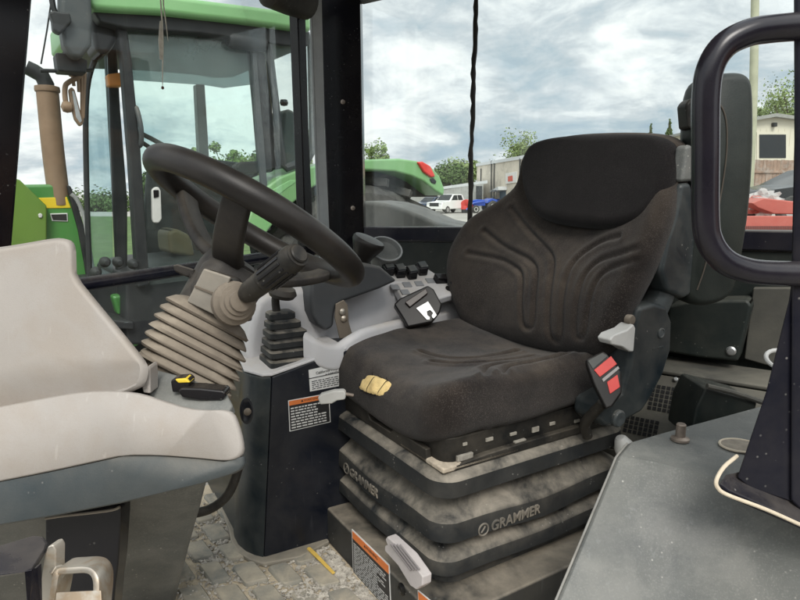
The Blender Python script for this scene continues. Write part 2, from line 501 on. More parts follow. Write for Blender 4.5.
# ================================================================ THE SETTING
def sheet(name, pts, mat_, kind='structure'):
    bm = bmesh.new(); bm.faces.new([bm.verts.new(p) for p in pts])
    o = finish(name, bm, mat_, None, smooth=0)
    return tag(o, kind=kind)
M_ground = mat('gravel yard', (.34, .325, .295), .95, 0, .2, .25, bump=.6, bscale=9, stain=(.24, .225, .19), stain_amt=.6, stain_scale=.4)
M_grass = mat('mown grass', (.07, .12, .03), .95, 0, .4, 1.5, bump=.6, bscale=14)
sheet('ground', [(-900, -900, 0), (900, -900, 0), (900, 900, 0), (-900, 900, 0)], M_ground)
sheet('grass', [(-60, 10, .004), (-1.5, 10, .004), (-9, 52, .004), (-80, 60, .004)], M_grass)

# ================================================================ FLOOR OF THE CAB
M_mat = mat('dusty tread rubber', (.16, .165, .15), .85, 0, .2, 8, dust=.9, dup=.9, dcol=(.46, .40, .30), dscale=12, specks=.5, bump=.25, bscale=150)
M_sand = mat('caked sand', (.50, .425, .31), .95, 0, .18, 14, bump=.8, bscale=160, stain=(.36, .30, .21), stain_amt=.5, stain_scale=18)
def cabp(r, w, z=FZ): return S0 + R_ * r + W_ * w + Z_ * (z - FZ)
floor_pts = [cabp(-1.05, .80), cabp(.62, .80), cabp(.62, -.62), cabp(-1.05, -.62)]
fl = prism('floor', floor_pts, (0, 0, -.05), M_sand, None, bevel=0)
tag(fl, kind='structure')
bm = bmesh.new()
mat_d = (onz(265, 590, FZ) - onz(240, 560, FZ)).normalized()       # long direction of the tread blocks
mat_e = Z_.cross(mat_d)
o0 = onz(250, 575, FZ)
rj = random.Random(3)
for i in range(-8, 9):
    for j in range(-12, 13):
        c = o0 + mat_d * (i * .112 + (j % 2) * .056) + mat_e * (j * .066)
        rel = c - S0
        if not (-1.0 < rel.dot(R_) < .5 and -.58 < rel.dot(W_) < .75): continue
        if (c - S0).dot(SF) < .36 and abs((c - S0).dot(SL)) < .34: continue
        hx, hy = .043 * rj.uniform(.9, 1.05), .0245 * rj.uniform(.88, 1.06)
        c = c - Z_ * (0 if rj.random() < .6 else rj.uniform(.001, .0065)) + mat_d * rj.uniform(-.003, .003)
        rr = [(x, y) for x, y in rrect(hx, hy, .008, 3)]
        def wp(x, y, z): return c + mat_d * (x + .25 * y) + mat_e * y + Z_ * z
        b_loft(bm, [[wp(x * 1.05, y * 1.08, .0) for x, y in rr], [wp(x, y, .0075) for x, y in rr], [wp(x * .94, y * .9, .010) for x, y in rr]])
tr = finish('floor_mat', bm, M_mat, None, smooth=30)
tag(tr, 'dusty black rubber floor mat with raised oblong tread blocks', 'floor mat')

# loose grit on the mat: nobody could count it
M_grit = mat('grit', (.36, .335, .29), .9, 0, .5, 55)
bm = bmesh.new()
rg = random.Random(11)
def pebble(c, r):
    a = [V((rg.uniform(-1, 1), rg.uniform(-1, 1), rg.uniform(-1, 1))).normalized() for _ in range(3)]
    vs = []
    for d in ((1, 0, 0), (-1, 0, 0), (0, 1, 0), (0, -1, 0), (0, 0, 1), (0, 0, -1)):
        d = V(d); s = r * rg.uniform(.7, 1.2)
        d = (d + a[0] * .3).normalized()
        vs.append(bm.verts.new(c + V((d.x * s, d.y * s, d.z * s * .75))))
    for f in ((0, 2, 4), (2, 1, 4), (1, 3, 4), (3, 0, 4), (2, 0, 5), (1, 2, 5), (3, 1, 5), (0, 3, 5)): bm.faces.new([vs[i] for i in f])
for k in range(15000):
    px = rg.uniform(165, 400); py = rg.uniform(500, 612)
    base = onz(px, py, FZ)
    if (base - S0).dot(SF) < .325 and abs((base - S0).dot(SL)) < .34: continue
    m = 0
    m = max(m, math.exp(-((px - 335) / 26) ** 2 - ((py - 568) / 26) ** 2))
    m = max(m, .8 * math.exp(-((px - 222) / 22) ** 2 - ((py - 530) / 14) ** 2))
    m = max(m, .6 * math.exp(-((px - 215) / 14) ** 2 - ((py - 565) / 25) ** 2))
    m = max(m, .7 * math.exp(-((px - 350) / 60) ** 2 - ((py - 595) / 14) ** 2))
    if rg.random() > m + .12: continue
    pebble(base + Z_ * .004, rg.choice((.0022, .003, .0035, .0045, .006, .0075)) * (.7 + .5 * m))
g = finish('floor_grit', bm, M_grit, None, smooth=0)
tag(g, 'loose grit and gravel scattered over the cab floor mat', 'grit', kind='stuff')

# yellow straw of plastic on the floor
a, b = onz(309, 549, FZ + .012), onz(334, 574, FZ + .012)
d = (b - a).normalized(); s = Z_.cross(d)
pts = [a + s * .004, a - d * .004, a - s * .006, a.lerp(b, .3) - s * .005, b - s * .004, b + s * .003, a.lerp(b, .25) + s * .005]
st = prism('plastic_strip', pts, (0, 0, .004), mat('faded yellow strip', (.66, .45, .10), .6, 0, .15, 60), None, bevel=.001)
tag(st, 'short yellow plastic strip lying in the grit on the cab floor', 'strip')

# ================================================================ THE CAB SHELL
cab = thing('tractor_cab', 'dark painted tractor cab shell with posts, rails and windows around the worn seat', 'cab', cabp(0, 0))
Nn = W_                       # right wall normal, away from us
slab('front_pillar', [(-70, -90), (40, -90), (33, 0), (23, 120), (13, 245), (8, 320), (4, 520), (-70, 520)], RWP, W_, .07, M_post, cab, .008)
post = slab('rear_pillar', [(318, -90), (357, -90), (360, 0), (362, 120), (364, 240), (364, 330), (334, 330), (329, 240), (324, 120), (320, 0)], RCP, (R_ + W_ * .6).normalized(), .07, M_post, cab, .006)
slab('window_rubber', [(308, -90), (320, -90), (325, 130), (331, 262), (321, 262), (316, 130)], RCP - W_ * .004 - R_ * .06, W_, .012, M_rubber, cab, .003)
slab('window_frame', [(294, -90), (303, -90), (309, 130), (315, 262), (306, 262), (302, 130), (297, 0)], RWP - W_ * .02, W_, .04, M_post, cab, .004)
for q in ((343, 102), (353, 208)):
    c = onpl(*q, RCP, (R_ + W_ * .6).normalized()); n = -(R_ + W_ * .6).normalized()
    lathe('bolt', [(.009, -.002), (.009, .003), (.006, .005), (.0, .0052)], c, n, M_steel, cab, 12)
rail_a, rail_b = onpl(80, 285, RWP, W_), onpl(300, 252, RWP, W_)
tube('side_rail', [onpl(60, 288, RWP, W_), rail_a, rail_b, onpl(340, 246, RWP, W_)], .0185, M_navy, cab, res=1)
# rear wall under the window
RN = R_
slab('rear_sill', [(355, 227), (470, 227), (640, 229), (860, 232), (860, 254), (640, 247), (470, 242), (355, 241)], RCP, RN, .06, M_navy, cab, .006)
slab('rear_panel', [(355, 241.5), (470, 242.5), (640, 247.5), (860, 254.5), (860, 480), (640, 420), (355, 330)], RCP + RN * .012, RN, .03, M_dliner, cab, .003)
slab('ledge_trim', [(395, 290), (470, 292), (470, 306), (395, 303)], RCP - RN * .03, RN, .04, M_liner, cab, .004)
# glazing
slab('side_window', [(8, -90), (318, -90), (330, 300), (60, 330), (8, 330)], RWP + W_ * .03, W_, .005, G_cab, cab, 0)
slab('rear_window', [(357, -90), (860, -90), (860, 235), (640, 232), (470, 229), (363, 229)], RCP + RN * .03, RN, .005, G_rear, cab, 0)
# ragged black bead hanging down the rear glass
rb = random.Random(5)
pth = []
for k in range(40):
    t = k / 39
    y = -60 + t * 290
    x = 478 - 9 * t + (.5 * math.sin(t * 23) + rb.uniform(-.5, .5))
    pth.append(onpl(x, y, RCP + RN * .02, RN))
tube('window_bead', pth, [rb.uniform(.0068, .0100) for _ in pth], M_blackp, cab, seg=9, res=1)
# worklight housing at the top of the side window
lathe('lamp_housing', [(0, -.10), (.03, -.098), (.052, -.08), (.055, 0), (.052, .085), (.0, .09)], onpl(288, -4, RWP - W_ * .05, W_), R_, M_blackp, cab, 20)

# roof of the cab, above the picture
prism('roof', [cabp(-1.0, .86, FZ + 1.62), cabp(.68, .86, FZ + 1.62), cabp(.68, -.45, FZ + 1.62), cabp(-1.0, -.45, FZ + 1.62)], (0, 0, .10), mat('grey roof lining', (.10, .10, .10), .8, 0, .1, 4), cab, .02)

# near door post, its gusset and foot, with the tube handle
PY = .80
prism('door_post', [at(x, y, PY) for x, y in [(793, -120), (960, -120), (960, 640), (880, 565), (800, 512), (790, 502), (791, 280), (794, 140)]], V((.72, 1, 0)) * .045, M_navy, cab, .006)
prism('post_gusset', [at(x, y, PY + .006) for x, y in [(792, 278), (789, 300), (766, 392), (737, 478), (750, 489), (800, 505), (800, 278)]], V((.66, 1, -.2)) * .02, M_navy, cab, .003)
foot = [at(726, 474, PY - .005), at(742, 470, PY + .03), at(800, 500, PY + .02), at(870, 540, PY), at(870, 556, PY - .03), at(800, 522, PY - .02), at(728, 491, PY - .012), at(719, 484, PY - .01)]
prism('post_foot', foot, (0, .004, -.012), M_navy, cab, .003)
tube('sealant_bead', [at(737, 456, PY + .02), at(724, 467, PY), at(716.5, 480, PY - .012), at(718, 488, PY - .014), at(728, 495, PY - .016), at(765, 509, PY - .02), at(800, 524.5, PY - .024), at(860, 552, PY - .03)], .0028, M_seal, cab, 8, 5)
tube('grab_handle', [at(835, 24, PY), at(800, 26.5, PY), at(770, 29, PY), at(748, 33, PY), at(725, 45, PY), at(711, 66, PY), at(706, 95, PY), at(705.5, 150, PY), at(705.5, 215, PY), at(709, 240, PY), at(722, 259, PY), at(742, 269, PY), at(770, 273, PY), at(835, 274, PY)], .0168, M_handle, cab, 22, 8)

# the fender cover beside the door
zs = FZ + .45
row0 = [onz(632, 442, zs), onz(665, 432.5, zs), onz(700, 423, zs), onz(770, 404, zs), onz(860, 380, zs)]
row1 = [onz(621, 456, zs - .006), onz(650, 461, zs - .005), onz(680, 468, zs - .004), onz(728, 481, zs - .004), onz(830, 508, zs - .004)]
row3 = [at(556, 612, .82), at(620, 618, .82), at(690, 622, .82), at(750, 626, .82), at(850, 640, .82)]
row2 = [a.lerp(c_, .45) for a, c_ in zip(row1, row3)]
bm = bmesh.new()
rows = [[p - Z_ * .14 + V((0, .012, 0)) for p in row0], [p - Z_ * .012 + V((0, .006, 0)) for p in row0], row0, [a.lerp(b, .5) for a, b in zip(row0, row1)], row1, [a.lerp(b, .12) for a, b in zip(row1, row2)], row2, row3]
for r in rows:                                # turned-down lip on the left edge
    e = r[0]
    r.insert(0, e + V((-.006, .004, -.006))); r.insert(0, e + V((-.014, .012, -.03))); r.insert(0, e + V((-.016, .02, -.12)))
gv = [[bm.verts.new(p) for p in r] for r in rows]
for a, b in zip(gv, gv[1:]):
    for j in range(len(a) - 1): bm.faces.new((a[j], a[j + 1], b[j + 1], b[j]))
cover = finish('fender_cover', bm, M_grey, None, smooth=55, sub=0, recalc=True)
m = cover.modifiers.new('th', 'SOLIDIFY'); m.thickness = .006; m.offset = -1
m = cover.modifiers.new('bv', 'BEVEL'); m.width = .005; m.segments = 3; m.limit_method = 'ANGLE'; m.angle_limit = RAD(20)
tag(cover, 'scuffed grey fender cover in the right foreground below the door post', 'cover')
tube('worn_edge', [r[2] + V((-.0015, -.001, .0022)) for r in rows[2:]], .0020, mat('worn pale edge', (.20, .20, .19), .6, 0, .3, 30, dust=.4), None, 7, 2)
_we = bpy.data.objects['worn_edge']; _we.parent = cover; _we.location = V(_we.location) - V(cover.location)
bc = onz(680, 440, zs)
bolt = lathe('cover_bolt', [(.0165, 0), (.0165, .004), (.010, .006), (.0088, .007), (.0088, .030), (.007, .032), (0, .032)], bc, Z_, M_steel, None, 18, smooth=30)
tag(bolt, 'rusty upright bolt with a washer on the grey fender cover', 'bolt')
hc = onz(740, 446, zs)
rim_ = [hc + V((math.cos(t) * .034, math.sin(t) * .030, .001)) for t in [2 * math.pi * i / 28 for i in range(28)]]
tube('hole_rim', rim_, .0022, M_seal, None, 8, 1, closed=True)
bpy.data.objects['hole_rim'].parent = cover
bpy.data.objects['hole_rim'].location = V(bpy.data.objects['hole_rim'].location) - V(cover.location)
h2 = lathe('hole_disc', [(.033, 0), (.033, .0012), (0, .0013)], hc, Z_, mat('grime in the recess', (.20, .18, .15), .7, .3, .5, 60, dust=.5), cover, 24)

# rear left corner of the cab: box cover, wall panel, ledge, perforated grille
q = RCP - RN * .10
slab('battery_cover', [(668, 306), (690, 301), (748, 300), (752, 306), (738, 362), (700, 358), (664, 352)], q, RN, .10, M_dliner, cab, .012, seg=3)
c = onpl(731, 351, q, RN)
lathe('bolt', [(.013, -.002), (.013, .002), (.009, .006), (0, .007)], c, -RN, M_chrome, cab, 14)
slab('wall_panel', [(753, 288), (860, 288), (860, 392), (790, 372), (744, 359)], RCP - RN * .03, RN, .03, M_liner, cab, .004)
la = [onpl(585, 340, RCP - RN * .03, RN), onpl(700, 360, RCP - RN * .03, RN), onpl(860, 392, RCP - RN * .03, RN)]
lz = la[1].z
for p in la: p.z = lz
prism('rear_ledge', [la[0], la[2], la[2] - R_ * .17, la[0] - R_ * .17], (0, 0, -.012), M_liner, cab, .005)
gt = [la[0] - R_ * .17 - Z_ * .013, la[2] - R_ * .17 - Z_ * .013, la[2] - R_ * .30 - Z_ * .20, la[0] - R_ * .30 - Z_ * .20]
gu = (gt[1] - gt[0]).normalized(); gd = (gt[3] - gt[0]).normalized(); gn = gu.cross(gd).normalized()
prism('grille_panel', gt, gn * .008 if gn.z < 0 else -gn * .008, M_liner, cab, .003)
gnu = gn if gn.z > 0 else -gn
prism('kick_panel', [gt[3] - Z_ * .004, gt[2] - Z_ * .004, gt[2] - Z_ * .3, gt[3] - Z_ * .3], R_ * .02, M_liner, cab, .002)
def on_g(px, py): return onpl(px, py, gt[0], gnu)
M_vent = mat('vent dark', (.004, .004, .004), .9)
for (qx, qy, nx, ny) in ((654, 386, 5, 6), (628, 417, 7, 4)):
    o = on_g(qx, qy); hl = []
    for i in range(nx):
        for j in range(ny): hl.append((o + gu * (i * .0125) + gd * (j * .0125) + gnu * .001, (gu, gd, gnu), (.0045, .0045, .0012)))
    boxes('vent_grid', hl, M_vent, cab, 0)
c = on_g(676, 380)
lathe('bolt', [(.006, 0), (.006, .008), (.004, .010), (0, .010)], c, gnu, M_chrome, cab, 12)
slab('vent_knob', [(681, 384), (687, 380), (694, 383), (693, 390), (686, 394), (681, 390)], c + gnu * .012, gnu, -.014, M_liner, cab, .004)
# inner wheel arch wall that closes the corner, and a cream gaiter at its foot
prism('arch_wall', [cabp(.02, -.46, FZ), cabp(.62, -.46, FZ), cabp(.62, -.46, FZ + .38), cabp(.02, -.46, FZ + .28)], W_ * -.02, M_liner, cab, .004)
prism('corner_floor', [cabp(-.1, -.45, FZ + .06), cabp(.62, -.45, FZ + .06), cabp(.62, .8, FZ + .06), cabp(.30, .8, FZ + .06)], (0, 0, -.04), M_liner, cab, .004)
gc = at(622, 442, 1.33)
lathe('gaiter', [(.024, -.03), (.023, -.012), (.018, .0), (.014, .010), (.010, .014), (0, .015)], gc, V((-.5, -.1, 1)), M_wlever, cab, 18)
# raised dark box before the ledge
slab('fuse_box', [(706, 388), (758, 402), (748, 440), (690, 440), (696, 408)], 1.28, None, .12, M_dliner, cab, .006)
tube('fuse_box_lip', [at(707, 386, 1.275), at(735, 393, 1.275), at(762, 402, 1.275)], .006, M_liner, cab, 8, 3)
rg_ = [at(786, 361, 1.15) + V((math.cos(t) * .036, math.sin(t) * .03, math.sin(t) * .014)) for t in [2 * math.pi * i / 24 for i in range(24)]]
tie = tube('tie_ring', rg_, .0042, M_wlever, None, 8, 1, closed=True)
tag(tie, 'grey steel ring on the wall beside the door post', 'ring')
# ================================================================ THE SEAT
seat = thing('operator_seat', 'worn black fabric operator seat with torn front edge on a bellows suspension', 'seat', sp(0, 0, 0))
# suspension: three rubber tiers
def tier(hf, hl, z, wave=0.0, r=.05):
    out = []
    for x, y in rrect(hf, hl, r, 8, 14):
        wx = math.exp(-((x / .12) ** 2)) if abs(abs(y) - hl) < 1e-3 else 0
        wy = math.exp(-((y / .12) ** 2)) if abs(abs(x) - hf) < 1e-3 else 0
        out.append(sp(x, y, z - wave * max(wx, wy)))
    return out
T = [tier(.22, .22, .354), tier(.262, .262, .352), tier(.277, .277, .345), tier(.281, .281, .340), tier(.281, .281, .338), tier(.284, .284, .310), tier(.284, .284, .3085), tier(.280, .280, .306), tier(.280, .280, .3055),
     tier(.232, .232, .302), tier(.230, .230, .301), tier(.230, .230, .300)]
def lip_(z0, z1, zz, wv):
    return [tier(.255, .255, z0 + .018, wv * .4), tier(.277, .277, z0 + .004, wv * .8), tier(.2815, .2815, z0, wv), tier(.2817, .2817, z0 - .001, wv), tier(.2845, .2845, z1 + .0015, wv * 1.3), tier(.2845, .2845, z1, wv * 1.3), tier(.2805, .2805, z1 - .003, wv * 1.3), tier(.280, .280, z1 - .0035, wv * 1.3), tier(.234, .234, zz + .001, wv * .3), tier(.232, .232, zz, 0), tier(.232, .232, zz - .001, 0)]
T += lip_(.252, .213, .204, .012) + lip_(.168, .140, .132, .006) + [tier(.250, .250, .128), tier(.252, .252, .124), tier(.256, .256, .100)]
bel = loft('bellows', T, M_bellow, seat, smooth=33)
M_raise = mat('raised rubber lettering', (.085, .082, .075), .6, 0, .2, 30, dust=.6, dup=.3)
def badge(f0, l0, z, xd, nd, s, small=False):
    o = sp(f0, l0, z)
    text('lettering', 'GRAMMER', s, o, xd, Z_, .0022, M_raise, seat, shear=.12, bold=.0004)
    e = o - xd * (s * 2.95)
    bmm = bmesh.new()
    rr = [e + (xd * math.cos(t) + Z_ * math.sin(t)) * s * .42 for t in [2 * math.pi * i / 24 for i in range(24)]]
    b_tube(bmm, rr, s * .07, 6, False, True)
    b_tube(bmm, [e - xd * s * .2 - Z_ * s * .18, e + Z_ * s * .02, e + xd * s * .15 + Z_ * s * .22], s * .07, 6)
    finish('logo_ring', bmm, M_raise, seat)
badge(.085, .2838, .2190, SR, SL, .030)
badge(.2838, -.03, .2180, SL, SF, .030)
# moulded signs on the front of the upper tier
o = sp(.2805, -.02, .317)
bmm = bmesh.new()
b_tube(bmm, [o + SL * a + Z_ * b for a, b in ((-.045, -.008), (-.045, .010), (-.028, .010), (-.028, -.008))], .0012, 6, closed=False)
b_tube(bmm, [o + SL * a + Z_ * b for a, b in ((-.04, -.008), (-.036, .004), (-.034, -.008))], .001, 6)
b_tube(bmm, [o + SL * (-.004 + .011 * math.cos(t)) + Z_ * (.002 + .008 * math.sin(t)) for t in [math.pi * i / 10 for i in range(11)]], .0013, 6)
b_tube(bmm, [o + SL * a + Z_ * b for a, b in ((-.015, -.007), (-.008, -.002), (.0, -.002), (.008, -.008))], .0013, 6)
finish('raised_sign', bmm, M_raise, seat)

# base box the suspension stands on
pl = [sp(.318, -.31, 0), sp(.318, .34, 0), sp(-.32, .34, 0), sp(-.32, -.31, 0)]
base = prism('base_box', [p + Z_ * .001 for p in pl], (0, 0, .098), mat('scuffed black base', (.018, .021, .023), .5, 0, .25, 6, dust=.75, dup=.88, dcol=DUST, dscale=6, specks=.5, scratch=.25), seat, .006)

# seat pan with its ragged brackets
pan = prism('seat_pan', [sp(x, y, .352) for x, y in rrect(.248, .248, .03, 5)], (0, 0, .066), M_blackp, seat, .005)
lst = []
rp = random.Random(2)
for k in range(7):
    x = .19 - k * .062 + rp.uniform(-.01, .01)
    lst.append((sp(x, .2495, .388 + rp.uniform(-.008, .012)), SAX, (rp.uniform(.005, .012), .002, rp.uniform(.003, .006))))
lst.append((sp(.20, .25, .372), SAX, (.02, .004, .006))); lst.append((sp(.05, .251, .37), SAX, (.016, .004, .005)))
M_clip = mat('dusty clip', (.30, .28, .24), .7, .2, .3, 60)
for q_ in lst: boxes('pan_clip', [q_], M_clip, seat, .001)
prism('pan_rail', [sp(.235, .262, .353), sp(.235, .262, .364), sp(.15, .262, .370), sp(.02, .262, .372), sp(-.24, .262, .372), sp(-.24, .262, .354)], SL * -.02, M_blackp, seat, .003)
prism('front_bracket', [sp(.262, -.235, .356), sp(.262, -.235, .405), sp(.262, -.20, .412), sp(.262, -.185, .392), sp(.262, -.05, .392), sp(.262, -.035, .372), sp(.262, .06, .372), sp(.262, .075, .386), sp(.262, .20, .384), sp(.262, .205, .354)], SF * -.014, M_blackp, seat, .003)
prism('pan_dirt', [sp(.262, .10, .3535), sp(.262, .262, .3535), sp(.06, .262, .3535), sp(.11, .20, .3535)], (0, 0, .012), mat('caked tan dirt', (.42, .36, .28), .9, 0, .3, 60, bump=.6, bscale=90), seat, .004)

# cushion
CB = .396
CTOP = .120
out = smooth_loop(rrect(.262, .262, .075, 6, 3), 1)
def onc(px, py):
    v = onz(px, py, FZ + CB + CTOP - .012) - S0
    return (v.dot(SF), v.dot(SL))
cgroove = [[onc(*p) for p in l] for l in (
    [(425, 351), (440, 356), (457, 360), (482, 360), (502, 354), (520, 350)],
    [(437, 362), (462, 367), (495, 366), (517, 362), (535, 358)],
    [(482, 396), (490, 391), (492, 385), (486, 376), (492, 372), (508, 370), (540, 366), (556, 363)],
    [(520, 389), (512, 385), (506, 380), (510, 376), (522, 374), (552, 370), (570, 366)])]
cgroove = [smooth_line(l, 2) for l in cgroove]
rq = random.Random(4)
def ctop(x, y):
    r2 = (x / .25) ** 2 * .55 + (y / .25) ** 2
    z = -.030 * math.exp(-r2 * 1.5) + .014
    z += .016 * max(0, (abs(y) - .13) / .13) ** 1.5
    z -= .020 * max(0, (x - .12) / .14) ** 2
    z -= .010 * max(0, (-x - .15) / .1)
    z += .006 * math.sin(x * 17 + 1) * math.sin(y * 14 + .5)
    if x < .17 and abs(y) < .24:
        for g_ in cgroove:
            d = poly_d(x, y, g_)
            if d < .03: z -= .0110 * math.exp(-(d / .0068) ** 2) - .0045 * math.exp(-((d - .016) / .008) ** 2)
    return z
def cplace(x, y, z):
    t = max(0.0, min(1.0, z / .09))
    k = 1 + .03 * math.sin(t * math.pi)
    return sp(x * k + .012, y * k, CB + z)
cush = pad('cushion', out, CTOP, .042, ctop, cplace, M_fabric, seat, N=260, rings=90)

# torn corner: yellow foam bulging through the cover
p0, n0 = surf(cush, 374, 387)
pa, _ = surf(cush, 355, 379); pb, _ = surf(cush, 393, 391)
ex = (pb - pa); elen = ex.length / 2; pa = pa - ex * .12; pb = pb + ex * .10; ex.normalize(); ey = n0.cross(ex).normalized()
bmm = bmesh.new()
rf = random.Random(9)
NU, NV = 44, 16
gr = []
for i in range(NU + 1):
    u = -1 + 2 * i / NU
    wid = .0205 * max(0, 1 - abs(u) ** 2.1) ** .62 + .0004
    row = []
    for j in range(NV + 1):
        v = -1 + 2 * j / NV
        h = .0050 * max(0, 1 - v ** 4) ** .5 * max(0, 1 - abs(u) ** 6) ** .5 * (.74 + .30 * abs(math.sin(u * 6.4 + .4)) ** .6)
        h += .0014 * math.sin(u * 17 + v * 2.3) * math.sin(u * 5 + 1) * max(0, 1 - v * v) + rf.uniform(-.0003, .0003)
        q_ = pa.lerp(pb, (u + 1) / 2) + ey * v * wid
        hp, hn = p0, n0
        dd = (q_ - p0)
        q_ = q_ - n0 * (q_ - p0).dot(n0) - n0 * (dd.dot(dd) * 2.2) + n0 * (h + .001)
        row.append(bmm.verts.new(q_))
    gr.append(row)
for a, b in zip(gr, gr[1:]):
    for j in range(NV): bmm.faces.new((a[j], a[j + 1], b[j + 1], b[j]))
foam = finish('torn_foam', bmm, M_foam, seat, smooth=60)
for k in range(18):                       # frayed threads round the tear
    u = rf.uniform(-1, 1); sgn = rf.choice((-1, -1, 1))
    wid = .0205 * max(0, 1 - abs(u) ** 2.1) ** .62 + .001
    b0 = pa.lerp(pb, (u + 1) / 2); b0 = b0 - n0 * ((b0 - p0).dot(n0)) + ey * wid * sgn * .96
    b0 = b0 - n0 * ((b0 - p0).dot(b0 - p0) * 2.2) + n0 * .003
    b1 = b0 + ey * sgn * rf.uniform(.002, .009) + n0 * rf.uniform(.002, .006) + ex * rf.uniform(-.006, .006)
    tube('loose_thread', [b0, b0.lerp(b1, .5) + n0 * .002, b1], [.0010, .0008, .0004], M_head, foam, 5, 1)
for u in (-.52, -.05, .42):               # threads still lying across the foam
    c0 = pa.lerp(pb, (u + 1) / 2); c0 = c0 - n0 * ((c0 - p0).dot(n0))
    tube('loose_thread', [c0 + ey * v_ * .0195 + ex * (.006 * u + .005) * v_ + n0 * (.0015 + .0048 * max(0, 1 - v_ ** 4) ** .5 - (c0 - p0).dot(c0 - p0) * 2.2) for v_ in (-1, -.7, -.3, .1, .5, .8, 1)], .0007, M_head, foam, 5, 2)

# backrest
REC = RAD(21)
BO = S0 + SR * .2 + Z_ * .55
nb = SF * math.cos(REC) + Z_ * math.sin(REC)
tb = Z_ * math.cos(REC) + SR * math.sin(REC)
def onb(px, py, d=0.0):
    v = onpl(px, py, BO + nb * d, nb) - BO
    return (v.dot(SL), v.dot(tb))
bout = [onb(*p, .0) for p in ((470, 332), (463, 312), (459.5, 285), (461, 262), (466, 245), (475, 226), (487, 214), (500, 204), (511, 194), (519, 184), (523, 170), (526, 156), (534, 146), (550, 138.5), (580, 133),
        (625, 131.5), (660, 132), (677, 136), (685, 146), (686, 160), (684, 190), (677, 222), (668, 250), (655, 282), (640, 315), (628, 340), (612, 357), (580, 357), (540, 350), (505, 341))]
bout = smooth_loop(bout, 2)
bg_ = [[onb(*p, .05) for p in l] for l in (
    [(482, 230), (497, 243), (510, 250), (527, 258), (535, 268), (536, 285), (535, 310), (532, 326), (526, 329), (521, 325), (521, 305), (522, 285), (520, 271), (508, 263), (498, 258), (470, 254)],
    [(505, 205), (520, 225), (535, 240), (547, 252), (551, 266), (550, 300), (547, 334), (551, 340), (557, 340), (561, 332), (563, 300), (566, 270), (572, 257), (583, 247), (600, 238), (618, 236)],
    [(640, 250), (620, 255), (600, 259), (588, 268), (582, 280), (578, 305), (575, 333), (578, 339), (584, 338), (588, 330), (592, 303), (597, 283), (606, 272), (625, 266), (640, 262)])]
bg_ = [smooth_line(l, 2) for l in bg_]
def btop(x, y):
    z = .030 * max(0, (abs(x) - .12) / .2) ** 1.6 * (1 if y < .36 else max(0, 1 - (y - .36) / .14))
    z -= .02 * math.exp(-(x / .2) ** 2 - ((y - .33) / .12) ** 2)
    z += .022 * math.exp(-((y - .08) / .12) ** 2)
    z += .003 * math.sin(x * 19) * math.sin(y * 15 + 1)
    if y < .42:
        for g_ in bg_:
            d = poly_d(x, y, g_)
            if d < .03: z -= .0066 * math.exp(-(d / .0055) ** 2) - .0020 * math.exp(-((d - .014) / .007) ** 2)
    return z
def bplace(x, y, z): return BO + SL * x + tb * y + nb * (z - .055)
back = pad('backrest', bout, .085, .045, btop, bplace, M_fabric, seat, N=260, rings=90)
hout = [onb(*p, .045) for p in ((520.5, 170), (523, 155), (530, 144), (548, 138), (580, 134.5), (625, 132.5), (652, 133), (667, 137), (674, 145), (675.5, 158), (672, 180), (666, 197), (655, 212), (640, 222), (612, 228.5), (575, 226.5), (545, 221), (531, 210), (523, 192))]
hout = smooth_loop(hout, 2)
def htop(x, y): return .010 * math.exp(-((x - .03) / .2) ** 2)
pad('headrest', hout, .050, .030, htop, lambda x, y, z: BO + SL * x + tb * y + nb * (z + .004), M_head, seat, N=140, rings=26)
# hard shell behind the backrest
pad('back_shell', [(x * .97 + .01, y * .98 + .004) for x, y in resample(bout, 60)], .05, .02, lambda x, y: 0, lambda x, y, z: BO + SL * x + tb * y + nb * (-.10 + z), M_slate, seat, N=80, rings=4)

# recliner plate at the near side of the seat
RPp = sp(-.2, .335, .4)
def on_r(px, py): return onpl(px, py, RPp, SL)
rec = prism('recliner_cover', [on_r(*p) for p in ((640, 307), (655, 303), (668, 306), (673, 322), (672, 350), (664, 375), (652, 398), (643, 412), (622, 424), (606, 428), (598, 420), (600, 404), (622, 392), (630, 365), (632, 340))], SL * -.075, M_tank, seat, .012, seg=4)
c = on_r(661, 333)
lathe('logo_disc', [(.012, 0), (.012, .002), (.0095, .003), (.0085, .0015), (0, .0015)], c, SL, M_slate, rec, 24)
text('lettering', 'GRAMMER', .0085, on_r(658, 348), SR, Z_, .0006, M_slate, rec)
lathe('pivot_cap', [(.020, -.006), (.020, .006), (.016, .010), (.006, .010), (0, .007)], on_r(617, 418), SL, M_slate, rec, 20)
hp = [onpl(x, y, RPp + SL * .012, SL) for x, y in ((610, 340), (614, 335), (627, 330), (634, 324), (636, 328), (634, 352), (630, 352), (622, 347), (612, 345))]
prism('recline_lever', hp, SL * -.035, M_wlever, rec, .004, seg=3)
lathe('dust_cap', [(.011, -.01), (.012, .0), (.010, .004), (0, .005)], on_r(631, 320), SL, M_tan, rec, 16)
# rear seat trim beside the backrest
shell_p = BO + SL * .345
def on_s(px, py): return onpl(px, py, shell_p, SL)
prism('side_trim', [on_s(*p) for p in ((682, 183), (692, 182), (702, 240), (700, 292), (684, 299), (668, 292), (661, 272), (668, 240), (676, 215))], SL * -.05, M_tank, seat, .012, seg=3)
prism('upper_trim', [on_s(*p) for p in ((687, 146), (692, 144), (697, 155), (696, 181), (682, 182), (685, 164))], SL * -.03, M_grey, seat, .008, seg=3)
